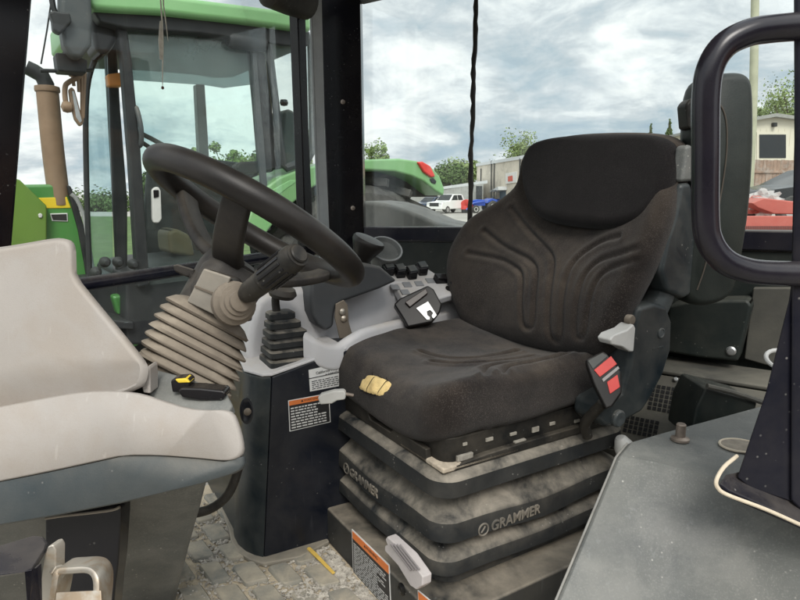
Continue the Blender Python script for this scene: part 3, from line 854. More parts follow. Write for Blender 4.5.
# folded armrest pad
AP = S0 + SR * .40 + SL * .33
an = (SF * .35 + SL * .94).normalized()
arm_out = [onpl(x, y, AP, V((0, 1, 0))) for x, y in ((697, 78), (720, 73.5), (738, 73), (746, 78), (748.5, 95), (749, 150), (746, 200), (739, 250), (731, 288), (722, 300), (700, 306), (684, 303), (680, 290), (690, 200), (692, 120))]
armc = thing  # (builder kept above)
rings = []
loop = smooth_loop([(p.x, p.z) for p in arm_out], 2)
cxm = sum(p[0] for p in loop) / len(loop); czm = sum(p[1] for p in loop) / len(loop)
for sc_, yy in ((.80, -.028), (.92, -.022), (.985, -.010), (1.0, .004), (1.0, .045), (.97, .062), (.86, .072)):
    rings.append([V((cxm + (x - cxm) * (1 - (1 - sc_) * .9), AP.y + yy, czm + (z - czm) * (1 - (1 - sc_) * .35))) for x, z in loop])
M_arm = mat('green black armrest vinyl', (.011, .015, .0138), .45, 0, .2, 6, spec=.28, dust=.2, dup=.4, dcol=(.12, .125, .105), bump=.12, bscale=260)
arm = loft('armrest', rings, M_arm, seat, smooth=60)
tube('armrest_seam', [at(x, y, AP.y - .029) for x, y in ((717, 100), (724, 112), (727, 130), (726, 160), (720, 200), (712, 240), (704, 270), (697, 290))], .0018, mat('worn seam', (.055, .045, .034), .7), arm, 8, 4)
slab('armrest_hinge', [(686, 104), (692, 97), (704, 110), (704, 130), (688, 128)], AP.y - .01, None, .05, M_blackp, arm, .006)

# belt buckles
def buckle(parent_, P, ux, uy, w, h, th):
    uz = ux.cross(uy).normalized()
    if uz.dot(CAMP - P) < 0: uz = -uz
    return uz
BK = sp(.02, .30, .455)
k1 = [(586, 359), (603, 351), (607, 354), (621, 372), (622, 393), (612, 407), (606, 409), (594, 385), (587, 366)]
bpn = (V((-.25, -1, .42))).normalized()
bpp = at(605, 380, sp(-.02, .30, 0).y - .02)
bk = prism('belt_buckle', [onpl(x, y, bpp, bpn) for x, y in k1], -bpn * .036, M_buckle, seat, .004, seg=3)
prism('buckle_button', [onpl(x, y, bpp + bpn * .0025, bpn) for x, y in ((594, 370), (611, 356), (617, 364), (600, 377))], -bpn * .004, M_red, bk, .0008)
prism('buckle_label', [onpl(x, y, bpp + bpn * .0025, bpn) for x, y in ((602, 379), (618, 366), (619.5, 368.5), (603.5, 382))], -bpn * .004, mat('grey label', (.32, .30, .29), .5), bk, .0005)
prism('buckle_sign', [onpl(x, y, bpp + bpn * .0025, bpn) for x, y in ((607, 382), (617.5, 374.5), (620, 387), (610, 394))], -bpn * .004, M_red, bk, .0008)
prism('buckle_top', [onpl(x, y, bpp + bpn * .002, bpn) for x, y in ((588, 361), (602, 353), (608, 356), (593, 369))], -bpn * .004, M_slate, bk, .0008)
tube('buckle_stalk', [bpp - Z_ * .05 - bpn * .02, sp(-.10, .30, .40), sp(-.12, .29, .36)], .012, M_blackp, bk, 10, 4)
# second buckle hanging on the far side
b2 = sp(.055, -.325, .56)
n2 = V((.1, -1, .55)).normalized()
bp2 = at(418, 306, b2.y - .06)
bk2 = prism('belt_buckle', [onpl(x, y, bp2, n2) for x, y in ((394, 304), (400, 298), (428, 285), (434, 289), (442, 304), (440, 312), (432, 322), (408, 327), (403, 318))], -n2 * .03, M_buckle, seat, .005, seg=3)
prism('buckle_tongue', [onpl(x, y, bp2 + n2 * .004, n2) for x, y in ((416, 308), (425, 303), (428, 301), (437, 315), (434, 318.5), (432.5, 318), (431.5, 315.5), (433, 313), (430, 310), (427, 311.5), (427.5, 315), (430, 317), (430, 319.5), (427, 320))], -n2 * .004, M_chrome, bk2, .0008)
prism('buckle_bar', [onpl(x, y, bp2 + n2 * .010, n2) for x, y in ((405, 302), (426, 288), (428, 293), (410, 307))], -n2 * .012, mat('brown black bar', (.03, .018, .014), .35), bk2, .002)
# pale levers
def on_f(px, py, d=.0): return onpl(px, py, sp(.318 + d, 0, 0), SF)
LVp = at(331, 398, 1.30)
lv = prism('slide_lever', [onpl(x, y, LVp, V((0, 1, 0))) for x, y in ((317.5, 398), (321, 394.5), (334, 391), (344, 390.5), (346, 394), (345, 400), (337, 401), (332, 404), (320, 405))], (0, .018, 0), M_wlever, seat, .004, seg=3)
tube('lever_rod', [onpl(344, 395, LVp, V((0, 1, 0))) + V((0, .009, 0)), onpl(353, 397, LVp, V((0, 1, 0))) + V((0, .012, 0))], .004, M_steel, lv, 8, 1)
hpix = ((385, 539), (387, 536.5), (391, 540), (408, 556), (422.5, 577), (422, 586), (416, 590), (410, 586), (398, 566), (389, 556), (384.5, 551), (384.5, 546), (387, 545))
hl_ = prism('height_handle', [on_f(x, y, .035) for x, y in hpix], SF * -.022, mat('pale lilac grey plastic', (.46, .43, .43), .55, 0, .1, 30, dust=.3), seat, .003, seg=3)
rb_ = []
for k in range(4):
    a_, b_ = on_f(391 + k * 3.0, 544 + k * .2, .037), on_f(411 + k * 2.9, 570.5 - k * .3, .037)
    rb_.append((a_.lerp(b_, .5), ((b_ - a_).normalized(), SF.cross((b_ - a_).normalized()), SF), ((b_ - a_).length / 2, .0013, .0016)))
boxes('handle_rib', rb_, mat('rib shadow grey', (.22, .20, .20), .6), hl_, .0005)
lathe('base_bolt', [(.013, -.001), (.013, .003), (.008, .006), (.005, .003), (0, .003)], on_f(402, 589), SF, M_blackp, seat, 16)

# warning decals: header, triangle, fine print too small to read
def decal(name, parent_, corners, nrm, header_mat, body_mat, ink, title, border=True, hfrac=.2, rows=9, over=None, tsize=.5, fine=True, seed=1):
    """corners: top-left, top-right, bottom-right, bottom-left on the panel"""
    a, b, c, d = corners
    nrm = V(nrm).normalized()
    def q(u, v, lift): return a.lerp(b, u).lerp(d.lerp(c, u), v) + nrm * lift
    back_ = prism(name, [q(0, 0, .0008), q(1, 0, .0008), q(1, 1, .0008), q(0, 1, .0008)], -nrm * .0016, M_white if border else body_mat, parent_, 0, smooth=0)
    e = .018; ev = e * (b - a).length / (d - a).length
    if border:
        prism('decal_field', [q(e, hfrac, .0012), q(1 - e, hfrac, .0012), q(1 - e, 1 - ev, .0012), q(e, 1 - ev, .0012)], -nrm * .0008, body_mat, back_, 0, smooth=0)
    if header_mat:
        prism('decal_header', [q(e, ev, .0013), q(1 - e, ev, .0013), q(1 - e, hfrac, .0013), q(e, hfrac, .0013)], -nrm * .0009, header_mat, back_, 0, smooth=0)
    xd = (b - a).normalized(); yd = (a - d).normalized()
    H = (d - a).length; Wd = (b - a).length
    t0 = over if over else hfrac * .52
    text('lettering', title, H * hfrac * tsize * 1.25, q(.56, t0, .0014), xd, yd, .0002, M_ink, back_)
    tx = q(.56, t0, .0015) - xd * (len(title) * H * hfrac * tsize * .52); s = H * hfrac * tsize * .62
    bmm = bmesh.new(); b_prism(bmm, [tx + yd * s * .75, tx - yd * s * .55 - xd * s * .8, tx - yd * s * .55 + xd * s * .8], nrm * .0002)
    finish('warning_triangle', bmm, M_ink, back_, smooth=0)
    if fine:
        rr = random.Random(seed); ls = []
        top = hfrac + .06 if over is None else over + .16
        dv = (.95 - top) / rows
        for r in range(rows):
            v = top + dv * (r + .45); u = .05; end = rr.choice((.95, .95, .93, .7, .9))
            while u < end - .04:
                w = min(rr.uniform(.04, .13), end - u)
                p_ = q(u + w / 2, v, .0014)
                ls.append((p_, (xd, yd, nrm), (w * Wd / 2, H * dv * .22, .0002)))
                u += w + .022
        o_ = boxes('fine_print', ls, ink, back_, 0, smooth=0)
    return back_
M_field = mat('black decal field', (.02, .02, .021), .45)
M_fine = mat('grey fine print', (.50, .50, .48), .6)
decal('warning_decal', seat, [on_f(352, 529), on_f(389.5, 565), on_f(392, 622), on_f(353.5, 577)], SF, M_orange, M_field, M_fine, 'WARNING', hfrac=.17, rows=16, tsize=.42, seed=4)
decal('warning_decal', seat, [on_f(418, 590), on_f(452, 618), on_f(456, 680), on_f(420, 640)], SF, M_orange, M_field, M_fine, 'WARNING', hfrac=.17, rows=16, tsize=.42, seed=5)
# ================================================================ RIGHT-HAND CONSOLE
KB, KE = onz(264, 562, FZ), onz(328, 543, FZ)
KD = (KE - KB).normalized()                   # along the console
KN = Z_.cross(KD).normalized()
if KN.dot(CAMP - KB) > 0: KN = -KN            # away from us
def onk(px, py, d=0.0): return onpl(px, py, KB + KN * d, KN)
con = thing('side_console', 'dark side console with grey moulded top and warning stickers right of the seat', 'console', KB)
zt = onk(272, 377).z
bot = [onz(233, 533, FZ), onz(234, 541, FZ), onz(238, 549, FZ), onz(246, 556, FZ), onz(255, 560, FZ), KB, KE]
top_ = [onz(240, 363, zt), onz(240.5, 368, zt), onz(244, 372.5, zt), onz(252, 376, zt), onz(262, 377.5, zt), onk(272, 377)]
tail_b = [KE + KD * .5, KE + KD * .5 + KN * .30, bot[0] + KN * .34]
t6 = onk(340, 351)
tail_t = [t6, t6 + KD * .46 + Z_ * .10, t6 + KD * .46 + Z_ * .10 + KN * .30, top_[0] + KN * .34 + Z_ * .02]
ped_b = bot[:-1] + [KE] + tail_b
ped_t = top_ + tail_t
# rounded end and flat side as two mouldings that meet at the seam
endb = bot[:5] + [KB - KD * .0012]; endt = top_[:5] + [top_[5] - KD * .0012]
endb += [endb[-1] + KN * .30, endb[0] + KN * .33]; endt += [endt[-1] + KN * .30, endt[0] + KN * .33]
def ring_mid(a, b, t): return [p.lerp(q, t) for p, q in zip(a, b)]
loft('console_end', [endb, ring_mid(endb, endt, .5), ring_mid(endb, endt, .985), [p.lerp(sum(endt, V((0,0,0))) / len(endt), .02) for p in endt]], M_tank, con, smooth=50, bevel=.002)
sb = [KB, KE + KD * .5, KE + KD * .5 + KN * .28, KB + KN * .28]
st_ = [top_[5], t6, t6 + KD * .42 + Z_ * .09]
side = [KB, KE + KD * .5, t6 + KD * .45 - Z_ * .02, t6, top_[5]]
side_p = prism('console_side', side, KN * .28, M_side, con, .004)
fl_ = [onz(229, 533, FZ), onz(231, 545, FZ), onz(238, 556, FZ), onz(250, 564, FZ), onz(264, 568, FZ), onz(300, 561, FZ), KE - KN * .012, KE + KN * .1, bot[0] + KN * .2]
prism('console_flange', [p + Z_ * .001 for p in fl_], (0, 0, .012), mat('dusty flange', (.20, .185, .15), .8, 0, .2, 20, dust=.7), con, .004)
# fixing screw in its dish, and a moulded mark
ec = at(246.5, 411, 1.315)
en = (CAMP - ec); en.z = 0; en.normalize()
dsh = []
bmm = bmesh.new()
b_lathe(bmm, [(.021, -.004), (.021, .0015), (.017, .0025), (.013, -.002), (0, -.003)], V((0, 0, 0)), en, 24)
for v in bmm.verts: v.co = ec + V((v.co.x * .72, v.co.y * .72, v.co.z * 1.5))
finish('screw_dish', bmm, M_side, con)
lathe('screw', [(.004, -.01), (.004, .006), (.0085, .007), (.0085, .010), (.005, .0125), (0, .013)], ec, (en + V((.3, 0, .1))), M_tan, con, 16)
# deck and grey moulding
deck = [top_[0], top_[2], top_[4], top_[5], t6 + KD * .02, t6 + KD * .02 + KN * .26, top_[0] + KN * .26]
prism('console_deck', [p + Z_ * .001 for p in deck], (0, 0, .008), M_lgrey, con, .003)
slab('front_moulding', [(246, 361), (248, 338), (253, 315), (258, 301), (266, 294), (300, 288), (345, 282), (345, 352), (300, 366), (272, 372)], KB + KN * .14, KN, .14, M_lgrey, con, .02, seg=5)
slab('tray_back', [(326, 292), (352, 284), (402, 280), (436, 289), (463, 289), (480, 345), (330, 352)], KB + KN * .19, KN, .10, M_lgrey, con, .012, seg=4)
tray = [onk(312, 345, .03), onk(338, 349, .03), onk(366, 334, .06), onk(405, 324, .13), onk(455, 315, .23)]
tz = onk(345, 352).z - .02
for p in tray: p.z = tz
tray += [tray[-1] + KN * .1, tray[0] + KN * .2]
prism('tray_floor', tray, (0, 0, -.02), mat('dirty tray', (.30, .25, .19), .8, 0, .25, 14, dust=.7), con, .003)
lip = [onk(306, 338, .03), onk(314, 343, .015), onk(323, 348, .010), onk(336, 349.5, .012), onk(350, 341, .025), onk(366, 333, .05), onk(405, 323, .12), onk(440, 316, .19), onk(463, 312, .24)]
lp_ = crom(lip, 4)
lr_ = []
for i_, p_ in enumerate(lp_):
    t_ = (lp_[min(i_ + 1, len(lp_) - 1)] - lp_[max(i_ - 1, 0)]); t_.z = 0; t_.normalize()
    n_ = Z_.cross(t_)
    lr_.append([p_ + n_ * x + Z_ * (y - .020) for x, y in rrect(.015, .035, .014, 5)])
loft('tray_lip', lr_, M_lgrey, con, smooth=60)
bpod = [(311, 284), (314, 278), (330, 269), (347, 264), (366, 263.5), (381, 266.5), (398, 281), (380, 289), (360, 296), (343, 302), (337, 306), (335, 314), (334, 327), (326, 331.5), (317, 325), (312, 314), (310.5, 298)]
slab('instrument_pod', bpod, KB + KN * .085, KN, .13, mat('graphite pod', (.036, .040, .044), .55, 0, .15, 8, dust=.25, dup=.85, bump=.1, bscale=300), con, .010, seg=4)
br = slab('tray_bracket', [(336, 304), (344, 300), (348, 305), (349, 322), (353, 336), (340, 339), (337, 326), (335, 318)], KB + KN * .075, KN, .006, M_tan, con, .002)
for q in ((342, 311.5), (343.5, 318.5)):
    lathe('bolt', [(.0085, 0), (.0085, .004), (.005, .007), (0, .0075)], onk(*q, .074), -KN, M_zinc, con, 14)
# sloping switch plate
SP0 = at(422, 282, 1.80); SPN = (Z_ * .86 - KN * .5).normalized()
def ons(px, py, d=0.0): return onpl(px, py, SP0 + SPN * d, SPN)
prism('switch_plate', [ons(*p) for p in ((381, 265), (404, 265), (428, 268), (463, 291), (440, 298), (402, 297), (392, 280))], SPN * -.03, M_lgrey, con, .008, seg=3)
su = (ons(430, 275) - ons(390, 276)).normalized(); sv = SPN.cross(su).normalized()
for (x, y) in ((387, 273), (398.5, 275), (410, 276.5), (420.5, 272.5)):
    c = ons(x, y)
    sw = box('rocker_switch', c + SPN * .014, (.0145, .018, .015), M_post, con, ((su + SPN * .15).normalized(), sv, (SPN - su * .15).normalized()), .004)
    box('rocker_cap', c + SPN * .0305, (.012, .014, .002), M_slate, sw, ((su + SPN * .15).normalized(), sv, (SPN - su * .15).normalized()), .001)
box('rocker_switch', ons(440, 281) + SPN * .008, (.02, .014, .012), M_post, con, (su, sv, SPN), .004)
for (x, y) in ((395, 287.5), (407, 285), (419, 284), (430, 281), (405, 292.5)):
    box('switch_blank', ons(x, y) + SPN * .001, (.013, .011, .0022), mat('grey blank', (.24, .245, .25), .5) if x == 395 else bpy.data.materials['grey blank'], con, (su, sv, SPN), .001)
tg = lathe('toggle', [(.012, 0), (.012, .003), (.005, .004), (.004, .018), (.006, .022), (.004, .027), (0, .028)], ons(449, 289), (SPN + su * .1), M_post, con, 14)
# boot with its lever
bt = (.070, .056)
bo = onk(292, 368, .07); bo.z = zt + .012
bx = KD; by = KN
def bring(s, h, sx=0, sy=0, r=.012):
    return [bo + bx * (x + sx) + by * (y + sy) + Z_ * h for x, y in rrect(bt[0] * s, bt[1] * s, r, 4)]
L_ = []
top_t = at(276, 291, bo.y - .01) - bo
for i in range(6):
    h0 = i * .0225; s0 = 1 - i * .105
    k = i / 6
    ox, oy = (top_t.dot(bx)) * k * .9, (top_t.dot(by)) * k * .9
    L_ += [bring(s0 * .93, h0, ox, oy), bring(s0, h0 + .002, ox, oy), bring(s0 * .99, h0 + .0145, ox, oy), bring(s0 * .93, h0 + .0165, ox, oy), bring(s0 * .80, h0 + .0185, ox, oy)]
boot = thing('control_lever', 'black control lever rising from a ribbed square rubber boot beside the stickers', 'lever', bo)
loft('boot', L_, M_bellow, boot, smooth=30)
b_top = bo + top_t * .95; b_top.z = bo.z + .128
tube('stem', [b_top - Z_ * .02, b_top + Z_ * .03 + V((-.004, 0, 0)), b_top + Z_ * .06 + V((.004, 0, 0))], .010, M_shroud, boot, 12, 4)
lathe('grip', [(.012, 0), (.03, .006), (.036, .016), (.03, .028), (.012, .034), (0, .035)], b_top + Z_ * .035 + V((.012, -.01, 0)), V((.25, -.1, 1)), M_shroud, boot, 24)
# two hydraulic lever knobs behind the console
kn1 = thing('lever_knob', 'black mushroom lever knob leaning behind the steering wheel rim', 'lever', onk(362, 262, .25))
ba, tp = at(359, 264, 1.74), at(366, 236, 1.70)
ax = (tp - ba)
L1 = ax.length
ax2 = (ax.normalized() * .72 + V((.42, -.35, .1))).normalized()
lathe('knob', [(.020, -.02), (.022, .0), (.030, .030), (.040, .050), (.0475, .066), (.048, .074), (.044, .080), (.036, .081), (.010, .083), (0, .083)], ba, V((.40, -.12, .90)), M_rim, kn1, 36)
tube('shaft', [ba + V((0, 0, .02)), ba - Z_ * .12], .012, M_post, kn1, 10, 1)
kn2 = thing('lever_knob', 'cup shaped grey black lever knob with a pale worn rim', 'lever', onk(380, 265, .3))
ba, tp = at(379, 268, 1.86), at(391, 240, 1.82)
axk = V((.26, -.58, .76)).normalized()
lathe('knob', [(.022, -.03), (.025, .0), (.036, .035), (.048, .065), (.053, .080), (.052, .085), (.047, .085), (.041, .074), (.020, .068), (0, .067)], ba, axk, M_grey, kn2, 36)
c = ba + axk * .0845
u_ = axk.orthogonal().normalized(); w_ = axk.cross(u_)
tube('worn_rim', [c + (u_ * math.cos(t) + w_ * math.sin(t)) * .050 for t in [2 * math.pi * i / 36 for i in range(36)]], .0028, M_rubber, kn2, 8, 1, closed=True)
tube('shaft', [ba + V((0, 0, .0)), ba - Z_ * .14], .016, M_post, kn2, 10, 1)
# stickers on the console side
decal('warning_decal', side_p, [onk(308.5, 370), onk(352, 360), onk(352, 383.5), onk(310, 391.5)], -KN, None, M_white, M_ink, 'WARNING', border=True, hfrac=.34, rows=5, over=.36, tsize=.30, seed=7)
wd = [o for o in bpy.data.objects if o.name.startswith('warning_decal')][-1]
xk = (onk(352, 360) - onk(308.5, 370)).normalized()
text('lettering', 'California Proposition 65', .0095, onk(315.5, 373.2) - KN * .0022, xk, Z_, .0002, M_ink, wd, align='LEFT')
prism('decal_rule', [onk(309, 378.2), onk(352, 369.0), onk(352, 369.6), onk(309, 378.8)], -KN * .0024, M_ink, wd, 0, smooth=0)
decal('warning_decal', side_p, [onk(288, 400.5), onk(329, 393), onk(330.5, 422), onk(289.5, 431.5)], -KN, M_orange, M_field, M_white, 'WARNING', hfrac=.17, rows=8, tsize=.5, seed=8)

# ================================================================ STEERING COLUMN
NW = V((.464, .309, .828)).normalized()
WC = at(257.5, 222, 1.05)
e2 = (CAMP - WC); e2 = (e2 - NW * e2.dot(NW)).normalized()
e1 = NW.cross(e2).normalized()
if e1.x < 0: e1 = -e1
col_ = thing('steering_column', 'tilting steering column with black wheel, ribbed tan bellows and stalk', 'steering column', WC - NW * .38)
WR = .186
wh = tube('wheel_rim', [WC + (e1 * math.cos(t) + e2 * math.sin(t)) * WR for t in [2 * math.pi * i / 90 for i in range(90)]], .0212, M_rim, col_, 24, 1, closed=True, smooth=180)
HC = WC - NW * .085
def spoke(ang, w0, w1):
    d = e1 * math.cos(ang) + e2 * math.sin(ang); s = NW.cross(d)
    rings = []
    for t in range(9):
        k = t / 8
        r = .030 + (WR - .012 - .030) * min(1, k * 1.02)
        h = -.085 + .080 * (k ** 1.7)
        w = w0 + (w1 - w0) * k; th = .011 - .003 * k
        c = WC + d * r + NW * h
        nn = (NW - d * .7 * k).normalized()
        rings.append([c + s * x + nn * y for x, y in rrect(w, th, th * .7, 3)])
    loft('wheel_spoke', rings, M_shroud, wh, smooth=60)
spoke(math.pi / 2 + .24, .027, .022)
spoke(math.pi / 2 + .12 + 2.15, .030, .026)
spoke(.12 - .55, .030, .024)
lathe('wheel_hub', [(.045, -.11), (.048, -.09), (.050, -.02), (.046, .005), (.034, .012), (0, .013)], HC, NW, M_shroud, wh, 32)
# cover below the hub
cv = []
for h, a, b_ in ((-.085, .046, .050), (-.11, .054, .054), (-.15, .052, .052), (-.19, .044, .044)):
    cv.append([WC + NW * h + e1 * (x + .012) + e2 * y for x, y in rrect(a, b_, .03, 6)])
loft('column_cover', cv, M_shroud, col_, smooth=40, bevel=.003)
# switch housing with the multi-function stalk
p = [at(204, 268.5, .93), at(231, 277.5, .92), at(243, 300, .925), at(240.5, 324, .935), at(214.5, 316.5, .93), at(187, 302, .94)]
hs = prism('switch_housing', p, V((.0, .075, -.012)), M_shroud, col_, .004)
pf = [at(203.5, 268.5, .924), at(231, 277.5, .914), at(215.5, 316, .924), at(186.5, 302, .934)]
prism('housing_cover', pf, V((0, .006, 0)), mat('sun bleached grey cover', (.20, .185, .16), .7, 0, .25, 12, dust=.75, dup=.4), hs, .003)
prism('cover_groove', [at(195, 285, .9275), at(223, 296, .9175), at(222, 298.4, .918), at(194.2, 287, .928)], V((0, -.0012, 0)), M_tan, hs, .0004)
ks, ke = at(235, 303, .915), at(298, 254.5, .835)
kd = (ke - ks).normalized()
lathe('stalk_collar', [(.034, -.012), (.0345, .0), (.030, .004), (.029, .006), (.0275, .010), (.0225, .012), (.0215, .016), (.0165, .018), (.016, .024), (.009, .026), (0, .026)], ks, (kd + V((.1, -.55, -.15))).normalized(), M_tan, hs, 30)
k0 = ks + kd * .012
KL = (ke - k0).length
stk = lathe('stalk', [(.0085, 0), (.0085, .012), (.0125, .016), (.0165, .028), (.0175, KL * .42), (.0175, KL * .45), (.0195, KL * .47), (.0200, KL * .93), (.0185, KL * .97), (.0172, KL * .985), (.0172, KL * 1.0), (.0138, KL * 1.005), (.0138, KL * 1.025), (.012, KL * 1.035), (0, KL * 1.03)], k0, kd, M_blackp, col_, 36, smooth=30)
bmm = bmesh.new()
u_ = kd.orthogonal().normalized(); w_ = kd.cross(u_)
for i in range(14):
    a = 2 * math.pi * i / 14
    d = u_ * math.cos(a) + w_ * math.sin(a); s = kd.cross(d)
    b_box(bmm, k0 + kd * KL * .69 + d * .0198, (kd, s, d), (KL * .17, .0022, .0016))
finish('stalk_rib', bmm, M_post, stk, bevel=.0008)
# paddle on the far side
pd = prism('paddle_switch', [at(172, 265, .99), at(177, 264, .99), at(194, 269, .985), at(194, 275, .985), at(186, 277, .985), at(174, 271, .99)], V((0, .016, -.004)), M_shroud, col_, .003)
tube('paddle_stem', [at(191, 273, .99), at(193, 281, .99), at(190, 291, .995), at(186, 300, 1.0)], .0055, M_shroud, pd, 8, 4)
# ribbed bellows
rbl = random.Random(21)
def bel_ring(cx, cy, Y, a, b_, r=.032):
    a *= rbl.uniform(.985, 1.015); cx += rbl.uniform(-.5, .5); cy += rbl.uniform(-.4, .4)
    c = at(cx, cy, Y)
    return [c + e1 * x + e2 * y for x, y in rrect(a, b_, r, 4, 3)]
rb_ = []
NRB = 7
for i in range(NRB):
    k = i / (NRB - 1)
    cx, cy = 208 - 21 * k, 319 + 54 * k
    Y = .985 - .025 * k
    a = .073 + .010 * math.sin(k * 2.4); b_ = .054 + .006 * k
    rb_ += [bel_ring(cx + 2.4, cy - 6.0, Y, a * .86, b_ * .85), bel_ring(cx + .5, cy - 1.2, Y, a * .98, b_ * .98), bel_ring(cx, cy, Y, a, b_), bel_ring(cx - .5, cy + 1.5, Y, a, b_), bel_ring(cx - .7, cy + 2.0, Y, a * .98, b_ * .98), bel_ring(cx - .9, cy + 2.5, Y, a * .86, b_ * .85)]
rb_ = [bel_ring(214, 306, .985, .035, .03)] + rb_ + [bel_ring(182, 396, .955, .07, .05)]
loft('column_bellows', rb_, M_tan, col_, smooth=30)
tube('column_tube', [WC - NW * .1, WC - NW * .46], .035, M_shroud, col_, 16, 1)

# ================================================================ FRONT COWL
cw = thing('front_cowl', 'pale stone plastic front cowl with dark trim in the left foreground', 'cowl', V((-.42, .95, FZ)))
un = V((.10, .97, -.20)).normalized()
up_p = V((-.35, .84, 0)) + V((0, 0, at(100, 330, .84).z))
U = [(-90, 262), (-40, 252), (0, 247), (28, 242.5), (50, 238.5), (62, 237.6), (69, 240), (72, 247), (72.5, 262), (73, 276), (95, 303), (120, 333), (141, 359), (146, 368), (145, 378), (140, 390), (100, 400), (0, 416), (-90, 430)]
U = U[:1] + smooth_line(U[1:-1], 1) + U[-1:]
bm = bmesh.new()
def upl(q, d=0.0, lift=0.0): return onpl(q[0], q[1], up_p, un) + un * d
# face with a soft fold low down
cen = V((-.5, .84, 0))
rim0 = [upl(q, .0) for q in U]
cpx = (20, 335)
def shrink(q, k): return (cpx[0] + (q[0] - cpx[0]) * (1 - k), cpx[1] + (q[1] - cpx[1]) * (1 - k * .8))
def deep(q, k, dd): s_ = shrink(q, k); return onpl(s_[0], s_[1], up_p + un * dd, un)
rings = [[deep(q, .10, .22) for q in U], [deep(q, .03, .06) for q in U], [deep(q, .003, .022) for q in U], [upl(shrink(q, .006), .010) for q in U], [upl(shrink(q, .022), .003) for q in U], [upl(shrink(q, .045), .0) for q in U]]
for k in (.08, .14, .22, .32, .45, .6, .8):
    r = []
    for q in U:
        s = shrink(q, k)
        fold = max(0, (s[1] - (373 - .10 * s[0]))) / 30
        r.append(upl(s, .018 * fold - .004 * (1 - k) * 0))
    rings.append(r)
b_loft(bm, rings)
finish('upper_cowl', bm, M_cowl, cw, smooth=60)
ln = V((.12, .96, -.26)).normalized()
lp = V((0, .80, at(150, 430, .80).z)) + V((at(150, 430, .80).x, 0, 0))
Lo = [(-90, 425), (-40, 414), (0, 406.5), (40, 399), (75, 392.5), (100, 390.5), (125, 391), (145, 394), (165, 401), (190, 408.5), (210, 410), (226, 409.5), (235, 413), (240, 425), (244, 440), (245, 452), (240, 459), (228, 461.5), (200, 458.5), (160, 455.5), (125, 455.5), (100, 461), (50, 472), (0, 482), (-90, 500)]
Lo = Lo[:1] + smooth_line(Lo[1:-1], 1) + Lo[-1:]
def taper_body(name, Q, p, n, cx_, cy_, mt, rows, parent, **k):
    def at_(q, kk, dd):
        s_ = (cx_ + (q[0] - cx_) * (1 - kk), cy_ + (q[1] - cy_) * (1 - kk * 1.6))
        return onpl(s_[0], s_[1], p + n * dd, n)
    return loft(name, [[at_(q, kk, dd) for q in Q] for kk, dd in rows], mt, parent, **k)
ROWS = [(.10, .20), (.05, .10), (.015, .045), (.002, .022), (.0, .014), (.006, .006), (.018, .0015), (.035, 0)]
lo_ = taper_body('lower_cowl', Lo, lp, ln, 60, 432, M_cowl, ROWS, cw, smooth=60)
Tr = [(-90, 499.6), (0, 481.6), (50, 471.6), (100, 460.6), (125, 455), (160, 455), (200, 458), (228, 461), (240, 458.5), (245.5, 456), (246.5, 463), (243, 469), (236, 473), (205, 483), (170, 491.5), (120, 503.5), (60, 515), (0, 525.5), (-90, 543)]
taper_body('cowl_trim', Tr, lp + ln * .004, ln, 60, 485, M_slate, ROWS, cw, smooth=60)
# stand under the cowl
A, B, D_ = at(205, 486, .93), at(60, 512, .90), at(176, 602, 1.20)
pn = (B - A).cross(D_ - A).normalized()
if pn.y < 0: pn = -pn
slab('cowl_stand', [(-90, 500), (60, 480), (150, 470), (212, 468), (205, 492), (199, 515), (190, 546), (176, 600), (172, 622), (-90, 640)], A, pn, .15, M_grey, cw, .012, seg=3)
pk = [(45, 521), (46, 516), (60, 513.5), (100, 508), (118, 505.5), (121, 508), (121, 520), (118, 565), (115, 588), (112, 625), (45, 625)]
pock = slab('cowl_pocket', pk, .865, None, .035, M_post, cw, .006, seg=3)
tube('pocket_rim', [at(45.5, 518.5, .862), at(62, 516, .860), at(90, 513, .860), at(112, 510, .860), at(120, 507, .862)], .0022, mat('worn pocket rim', (.22, .19, .15), .6, 0, .2, 30), pock, 8, 4)
# switch plate behind the lower cowl with a paddle and a yellow marked button
sp_ = slab('cowl_plate', [(147, 372), (154, 368), (190, 378), (226, 392), (233, 405), (228, 413), (205, 415), (165, 405), (149, 397)], at(190, 395, .86), V((.05, .55, -.83)).normalized(), .02, M_grey, cw, .004)
slab('cowl_flange', [(141, 384), (147, 366), (150, 368), (150.5, 394), (143, 393)], .845, None, .03, M_cowl, cw, .003)
slab('paddle', [(177, 392), (180, 388), (200, 388.5), (224, 391), (226, 396), (222, 401), (200, 401), (182, 398)], .845, None, .03, M_post, cw, .004, seg=3)
bt_ = slab('marked_button', [(170, 381), (174, 379), (186, 378), (190, 381), (189, 391), (172, 393)], .853, None, .025, M_post, cw, .003)
slab('button_mark', [(174.5, 379.6), (186, 378.6), (190, 383), (178, 383.4)], .851, None, .022, M_yellow, bt_, .002)
# dark pipe between cowl and console
pipe = tube('hose', [at(240, 462, 1.16), at(234, 482, 1.15), at(226, 497, 1.14), at(212, 508, 1.13), at(196, 513, 1.12), at(176, 515, 1.11)], .0095, M_blackp, None, 12, 6)
tag(pipe, 'black hose bending down between the pale cowl and the side console', 'hose')

